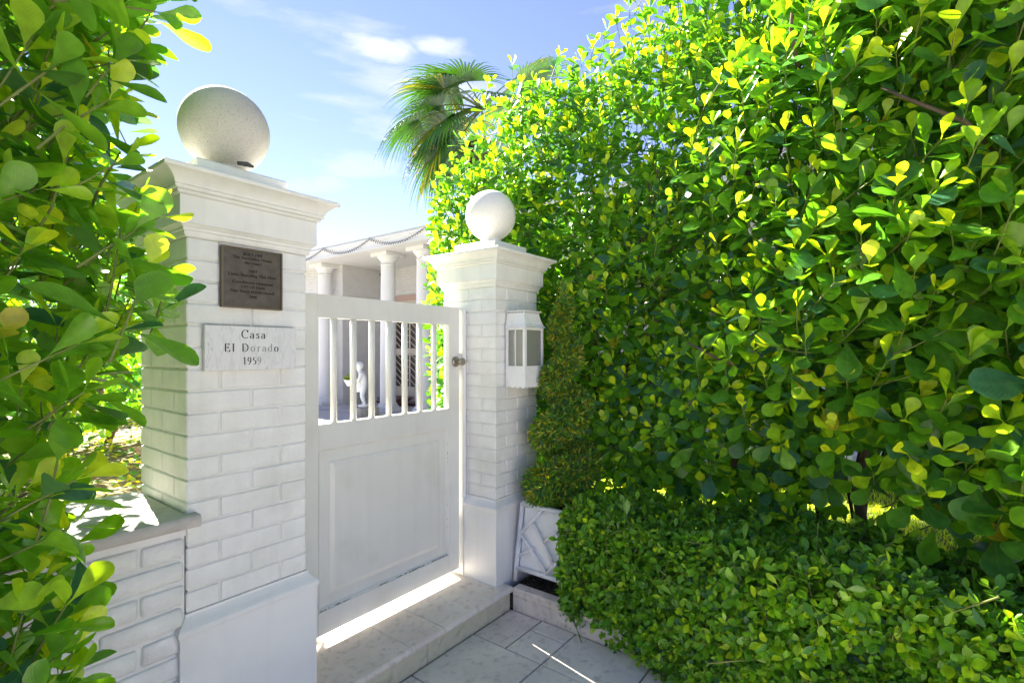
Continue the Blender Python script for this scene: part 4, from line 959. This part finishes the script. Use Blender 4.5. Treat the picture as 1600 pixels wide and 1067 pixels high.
def garden_shrub(cx, cy, rx, ry, rz, n, label, nparts):
    gs = empty('garden_shrub', (cx, cy, .845), label, 'shrub', 'yellow green shrubs behind the low wall'); L = Leaves('clusia'); tw = MB()
    for i in range(n):
        d = rv().normalized(); r_ = random.uniform(.7, 1.0); p = Vector((cx + d.x * rx * r_, cy + d.y * ry * r_, .85 + rz + d.z * rz * r_)); rosette(L, tw, p, d + Vector((0, 0, .5)), .085, 4, .95)
    L.finish(gs, M['leaf'], nparts=nparts); build(tw, 'twigs', M['twig'], gs, kind='stuff')
    q = MB(); branch_tree(q, (cx, cy, .84), (cx - .1, cy, .85 + rz), .02, 6, .15); branch_tree(q, (cx - .15, cy, .84), (cx - .25, cy, .85 + rz), .02, 6, .15); build(q, 'trunk', M['bark'], gs)
random.seed(4)
garden_shrub(.95, 3.75, .75, .40, .72, 420, 'sunlit yellow green shrub right behind the low wall, seen beside the left pillar', 80)
garden_shrub(1.55, 5.9, .75, .5, .60, 350, 'farther yellow green shrub glimpsed between the wall coping and the nearer shrub', 30)

# ------------------------------------------------------------------ house with its portico
random.seed(2)
hs = empty('house', (8.3, 9, .1), 'white brick house with round columned portico beyond the gate', 'house')
def courses(q, x0, x1, y0, y1, z0, z1, axis, pitch=.0677, holes=()):
    """brick courses standing 6 mm proud of a wall face"""
    n = int((z1 - z0) / pitch)
    for c in range(n):
        a = z0 + c * pitch; b = a + pitch - .021; segs = [(y0, y1) if axis == 'x' else (x0, x1)]
        for (h0, h1, hz0, hz1) in holes:
            if a < hz1 and b > hz0:
                ns = []
                for s0, s1 in segs:
                    if h1 <= s0 or h0 >= s1: ns.append((s0, s1)); continue
                    if s0 < h0: ns.append((s0, h0))
                    if h1 < s1: ns.append((h1, s1))
                segs = ns
        for s0, s1 in segs:
            off = (c % 2) * .105; t = s0
            while t < s1 - .01:
                e = min(s1, (math.floor((t - off) / .21 + 1e-6) + 1) * .21 + off)
                if axis == 'x': q.box(x0 - .016, x0, t, e - .003, a, b)
                else: q.box(t, e - .003, y0 - .016, y0, a, b)
                t = e
HX, BX, BY = 8.22, 7.09, 10.4
build(MB().box(HX, 16, -6.0, BY + .1, .0, 3.50), 'wall', M['house'], hs)
build(MB().box(BX, 14, BY, 18, .0, 3.50), 'wall', M['house'], hs)
DY0, DY1 = 8.75, 9.85
wins = [(5.2, 6.6, .9, 2.5), (1.2, 2.8, .9, 2.5), (-2.6, -1.0, .9, 2.5)]
q = MB(); courses(q, HX, 0, 3.5, BY, .15, 3.45, 'x', holes=[(DY0 - .15, DY1 + .15, .1, 2.75)] + wins)
build(q, 'brick_course', M['house'], hs, kind='stuff')
q = MB(); courses(q, BX, HX, BY, 0, .15, 3.45, 'y'); courses(q, BX, 0, BY + .001, 14, .15, 3.45, 'x')
build(q, 'brick_course', M['house'], hs, kind='stuff')
for (a, b, c, d) in wins:
    w = build(MB().box(HX - .04, HX - .001, a, b, c, d), 'window', M['house_trim'], hs)
    for k in range(2):
        y0 = a + .06 + k * (b - a - .06) / 2; build(MB().box(HX - .046, HX - .041, y0, y0 + (b - a) / 2 - .09, c + .06, d - .06), 'pane', M['win'], w)
    for sgn in (-1, 1):
        y0 = a - .42 if sgn < 0 else b + .02; sh_ = build(MB().box(HX - .035, HX - .009, y0, y0 + .40, c, d), 'shutter', M['house_trim'], hs)
        q = MB(); z = c + .05
        while z < d - .06: q.add([(HX - .036, y0 + .04, z), (HX - .036, y0 + .36, z), (HX - .055, y0 + .36, z - .03), (HX - .055, y0 + .04, z - .03)], [(0, 1, 2, 3), (3, 2, 1, 0)]); z += .05
        build(q, 'louvre', M['house_trim'], sh_, kind='stuff')
# portico floor, columns, roof
build(MB().box(6.33, HX, -2, BY, .0, .16).box(6.33, BX, BY, 18, .0, .16), 'porch_floor', M['court'], hs)
cols = [(6.86, 10.75), (6.86, 8.46), (6.90, 7.42), (6.86, 5.3), (6.86, 4.3), (6.86, 1.6), (6.86, .6)]
for (x, y) in cols:
    z0 = .162; zt = 3.42
    sh_ = [(.165 - .022 * ((z - z0) / 3.1) ** 1.6, z) for z in np.linspace(z0 + .16, zt - .26, 12)]
    c_ = build(MB().lathe(sh_, (x, y, 0), 28), 'column', M['house_trim'], hs)
    build(MB().box(x - .23, x + .23, y - .23, y + .23, z0, z0 + .055).lathe([(.225, z0 + .056), (.235, z0 + .075), (.225, z0 + .10), (.19, z0 + .105), (.19, z0 + .12), (.20, z0 + .13), (.19, z0 + .145), (.166, z0 + .16)], (x, y, 0), 28), 'base', M['house_trim'], c_)
    build(MB().lathe([(.143, zt - .26), (.158, zt - .255), (.158, zt - .235), (.146, zt - .23), (.146, zt - .17), (.165, zt - .16), (.20, zt - .11), (.215, zt - .085), (.215, zt - .08)], (x, y, 0), 28).box(x - .25, x + .25, y - .25, y + .25, zt - .08, zt - .001), 'capital', M['house_trim'], c_)
build(MB().box(6.34, HX + .1, -3, 18, 3.422, 3.50), 'soffit', M['soffit'], hs)
build(MB().box(6.30, 6.339, -3, 18, 3.40, 3.60), 'fascia', M['house_trim'], hs)
build(MB().box(6.272, 6.2995, -3, 18, 3.545, 3.6).box(6.285, 6.2995, -3, 18, 3.40, 3.425), 'cornice_bead', M['house_trim'], hs, kind='stuff')
build(MB().box(6.60, 7.12, -3, 18, 3.300, 3.4215) if False else MB().box(6.345, 6.42, -3, 18, 3.405, 3.4215), 'drip_edge', M['house_trim'], hs)
build(MB().box(6.27, 6.34, -3, 18, 3.6005, 3.635), 'gutter', M['rooftile'], hs)
build(MB().add([(6.3, -3, 3.636), (6.3, 18, 3.636), (16, 18, 3.95), (16, -3, 3.95), (6.3, -3, 3.501), (16, -3, 3.501), (16, 18, 3.501), (6.34, 18, 3.501)], [(0, 3, 2, 1), (0, 4, 5, 3), (1, 2, 6, 7)]), 'roof', M['rooftile'], hs)
# front door: timber surround, two leaves of dark glass behind chevron grilles
build(MB().box(HX - .05, HX - .001, DY0 - .14, DY0, .162, 2.74).box(HX - .05, HX - .001, DY1, DY1 + .14, .162, 2.74).box(HX - .05, HX - .001, DY0, DY1, 2.60, 2.74), 'door_surround', M['doorwood'], hs)
dr = build(MB().box(HX - .03, HX - .002, DY0, DY1, .162, 2.60), 'door', M['doortrim'], hs)
for (a, b) in ((DY0 + .06, (DY0 + DY1) / 2 - .03), ((DY0 + DY1) / 2 + .03, DY1 - .06)):
    for (c, d) in ((.55, 1.30), (1.46, 2.50)):
        build(MB().box(HX - .036, HX - .031, a, b, c, d), 'pane', M['doordark'], dr)
        q = MB(); ym = (a + b) / 2; q.tube([(HX - .045, ym, c), (HX - .045, ym, d)], .014, 6); z = c
        while z < d - .12: q.tube([(HX - .045, a, z + .17), (HX - .045, ym, z)], .013, 5); q.tube([(HX - .045, b, z + .17), (HX - .045, ym, z)], .013, 5); z += .155
        build(q, 'grille', M['doortrim'], dr)
build(MB().box(HX - .5, HX - .06, DY0 - .1, DY1 + .1, .162, .22), 'door_step', M['maroon'], hs)
cmx, cmy, cmz = 8.10, 10.20, 3.25
sc_ = empty('security_camera', (cmx, cmy, 3.42), 'small dark camera under the soffit of the house porch', 'camera')
build(MB().lathe([(.0, 3.42), (.05, 3.42), (.05, 3.40), (.02, 3.38), (.02, 3.33), (0, 3.33)], (cmx, cmy, 0), 12), 'mount', M['house_trim'], sc_); build(MB().lathe([(0, 0), (.05, .0), (.055, .05), (.05, .14), (0, .14)], (cmx, cmy, 3.30), 12, (-.7, -.6, -.2)), 'lens_body', M['wire'], sc_)
# string of small lights swagged along the fascia
sl = empty('string_lights', (6.26, 10, 3.5), 'dark string of tiny lights swagged along the house fascia', 'string lights')
q = MB(); bl = MB(); ys = [13.5, 11.6, 9.9, 8.3, 6.7, 5.2]
for a, b in zip(ys[:-1], ys[1:]):
    pts = [(6.262, a + (b - a) * k / 24, 3.60 - .17 * (1 - (2 * k / 24 - 1) ** 2)) for k in range(25)]; q.tube(pts, .0045, 4)
    for k, p in enumerate(pts): bl.tube([Vector(p), Vector(p) - Vector((0, 0, .035))], [.007, .005], 5); bl.tube([Vector(p) + Vector((0, -.03, .0)), Vector(p) + Vector((0, -.03, .028))], [.006, .004], 5)
build(q, 'wire', M['wire'], sl); build(bl, 'bulb', M['wire'], sl, kind='stuff')

# statue of a child carrying a flower basket, on a rough block
SX, SY = 6.15, 8.30; BZ = .118
bk = build(MB().box(SX - .22, SX + .22, SY - .2, SY + .2, BZ + .003, BZ + .19, .015), 'pedestal', M['block'], origin=(SX, SY, BZ)); tag(bk, 'rough pitted stone block under the white child statue', 'pedestal')
def skin_body(name, verts, edges, radii, root=0, sub=2):
    me = bpy.data.meshes.new(name); me.from_pydata(verts, edges, []); o = bpy.data.objects.new(name, me); COL.objects.link(o)
    md = o.modifiers.new('s', 'SKIN'); sv = me.skin_vertices[0].data
    for i, r_ in enumerate(radii): sv[i].radius = (r_, r_) if not hasattr(r_, '__len__') else r_
    sv[root].use_root = True; ms_ = o.modifiers.new('b', 'SUBSURF'); ms_.levels = sub; ms_.render_levels = sub
    bpy.context.view_layer.update(); m2 = bpy.data.meshes.new_from_object(o.evaluated_get(bpy.context.evaluated_depsgraph_get())); bpy.data.objects.remove(o); m2.name = name
    m2.polygons.foreach_set('use_smooth', [True] * len(m2.polygons)); return m2
st = empty('child_statue', (SX, SY, BZ + .193), 'white statue of a child bending forward with a flower basket', 'statue')
# local frame: u = picture left (facing), v = away, z up
ul = Vector((-RIGHT.x, -RIGHT.y, 0)); vl = Vector((FWD.x, FWD.y, 0))
J = [(0, 0, .43), (.02, 0, .54), (.05, 0, .64), (.08, 0, .70), (.12, 0, .78), (.125, 0, .83),         # pelvis, waist, chest, neck, head, crown
     (.02, .06, .38), (.06, .06, .22), (.02, .06, .05), (.08, .06, .025),                              # far leg
     (.0, -.06, .38), (.03, -.06, .22), (-.03, -.06, .05), (.04, -.06, .025),                          # near leg
     (.06, .10, .64), (.10, .12, .54), (.20, .08, .50), (.235, .06, .50),                              # far arm
     (.04, -.10, .64), (.06, -.13, .53), (.17, -.09, .49), (.21, -.07, .49)]
ED = [(0, 1), (1, 2), (2, 3), (3, 4), (4, 5), (0, 6), (6, 7), (7, 8), (8, 9), (0, 10), (10, 11), (11, 12), (12, 13), (2, 14), (14, 15), (15, 16), (16, 17), (2, 18), (18, 19), (19, 20), (20, 21)]
RA = [.085, .075, .08, .035, .075, .055, .06, .045, .03, .022, .06, .045, .03, .022, .042, .032, .024, .02, .042, .032, .024, .02]
me = skin_body('figure', [tuple(ul * a + vl * b + Vector((0, 0, c))) for a, b, c in J], ED, RA); put('figure', me, M['statue'], st)
q = MB(); O = Vector((SX, SY, BZ + .193))
q.lathe([(0, 0), (.11, 0), (.12, .02), (.11, .04), (.07, .045), (0, .05)], O, 16); build(q, 'plinth', M['statue'], st)
q = MB(); q.lathe([(.09, 0), (.10, .05), (.105, .14), (.085, .22), (.045, .27), (0, .28)], O + ul * .055 + Vector((0, 0, .30)), 14, tuple(Vector((ul.x * .15, ul.y * .15, 1)).normalized())); build(q, 'tunic', M['statue'], st)
q = MB(); q.lathe([(0, -.05), (.055, -.045), (.082, .0), (.085, .05), (.06, .09), (.02, .105), (0, .106)], O + ul * .105 + Vector((0, 0, .775)), 14); build(q, 'hair', M['statue'], st)
q = MB(); q.lathe([(0, 0), (.06, 0), (.085, .05), (.13, .12), (.135, .13), (.11, .12), (0, .11)], O + ul * .27 + Vector((0, 0, .40)), 16); build(q, 'basket', M['statue'], st)
fl = empty('basket_plant', O + ul * .27 + Vector((0, 0, .52)), 'small green plant with reddish leaves in the statue basket', 'plant')
L = Leaves('topiary')
for i in range(260): d = rv(); d.z = abs(d.z) + .2; d.normalize(); L.add(O + ul * .27 + Vector((0, 0, .51)) + d * random.uniform(.02, .11), d, rv(), random.uniform(.03, .055), random.choice([3, 4, 8, 8, 2]))
L.finish(fl, M['needle'], nparts=0)
# low maroon bowl planter behind the middle column
q = MB(); bp_ = Vector((7.55, 9.05, .164)); q.lathe([(0, 0), (.16, 0), (.17, .02), (.40, .17), (.41, .19), (.37, .18), (0, .15)], bp_, 24); tag(build(q, 'bowl', M['maroon'], origin=bp_), 'low dark maroon bowl on the porch floor behind the columns', 'bowl')

# white neighbouring fence beyond the lawn, glimpsed through the hedge
fe = empty('picket_fence', (6.1, 0, .05), 'white railing fence beyond the lawn, glimpsed through the tall hedge', 'fence')
def fence_run(x, y0, y1):
    build(MB().box(x - .02, x + .02, y0, y1, .95, 1.0), 'rail', M['house_trim'], fe); build(MB().box(x - .02, x + .02, y0, y1, .22, .27), 'rail', M['house_trim'], fe)
    n = int((y1 - y0) / .13); me = MB().box(-.018, .018, -.03, .03, 0, .83).mesh('picket')
    for k in range(n): o = put('picket', me, M['house_trim'], fe); o.location = (x - 6.1 - .04, y0 + (k + .5) * .13, .13)
fence_run(6.2, -2.0, 1.6)
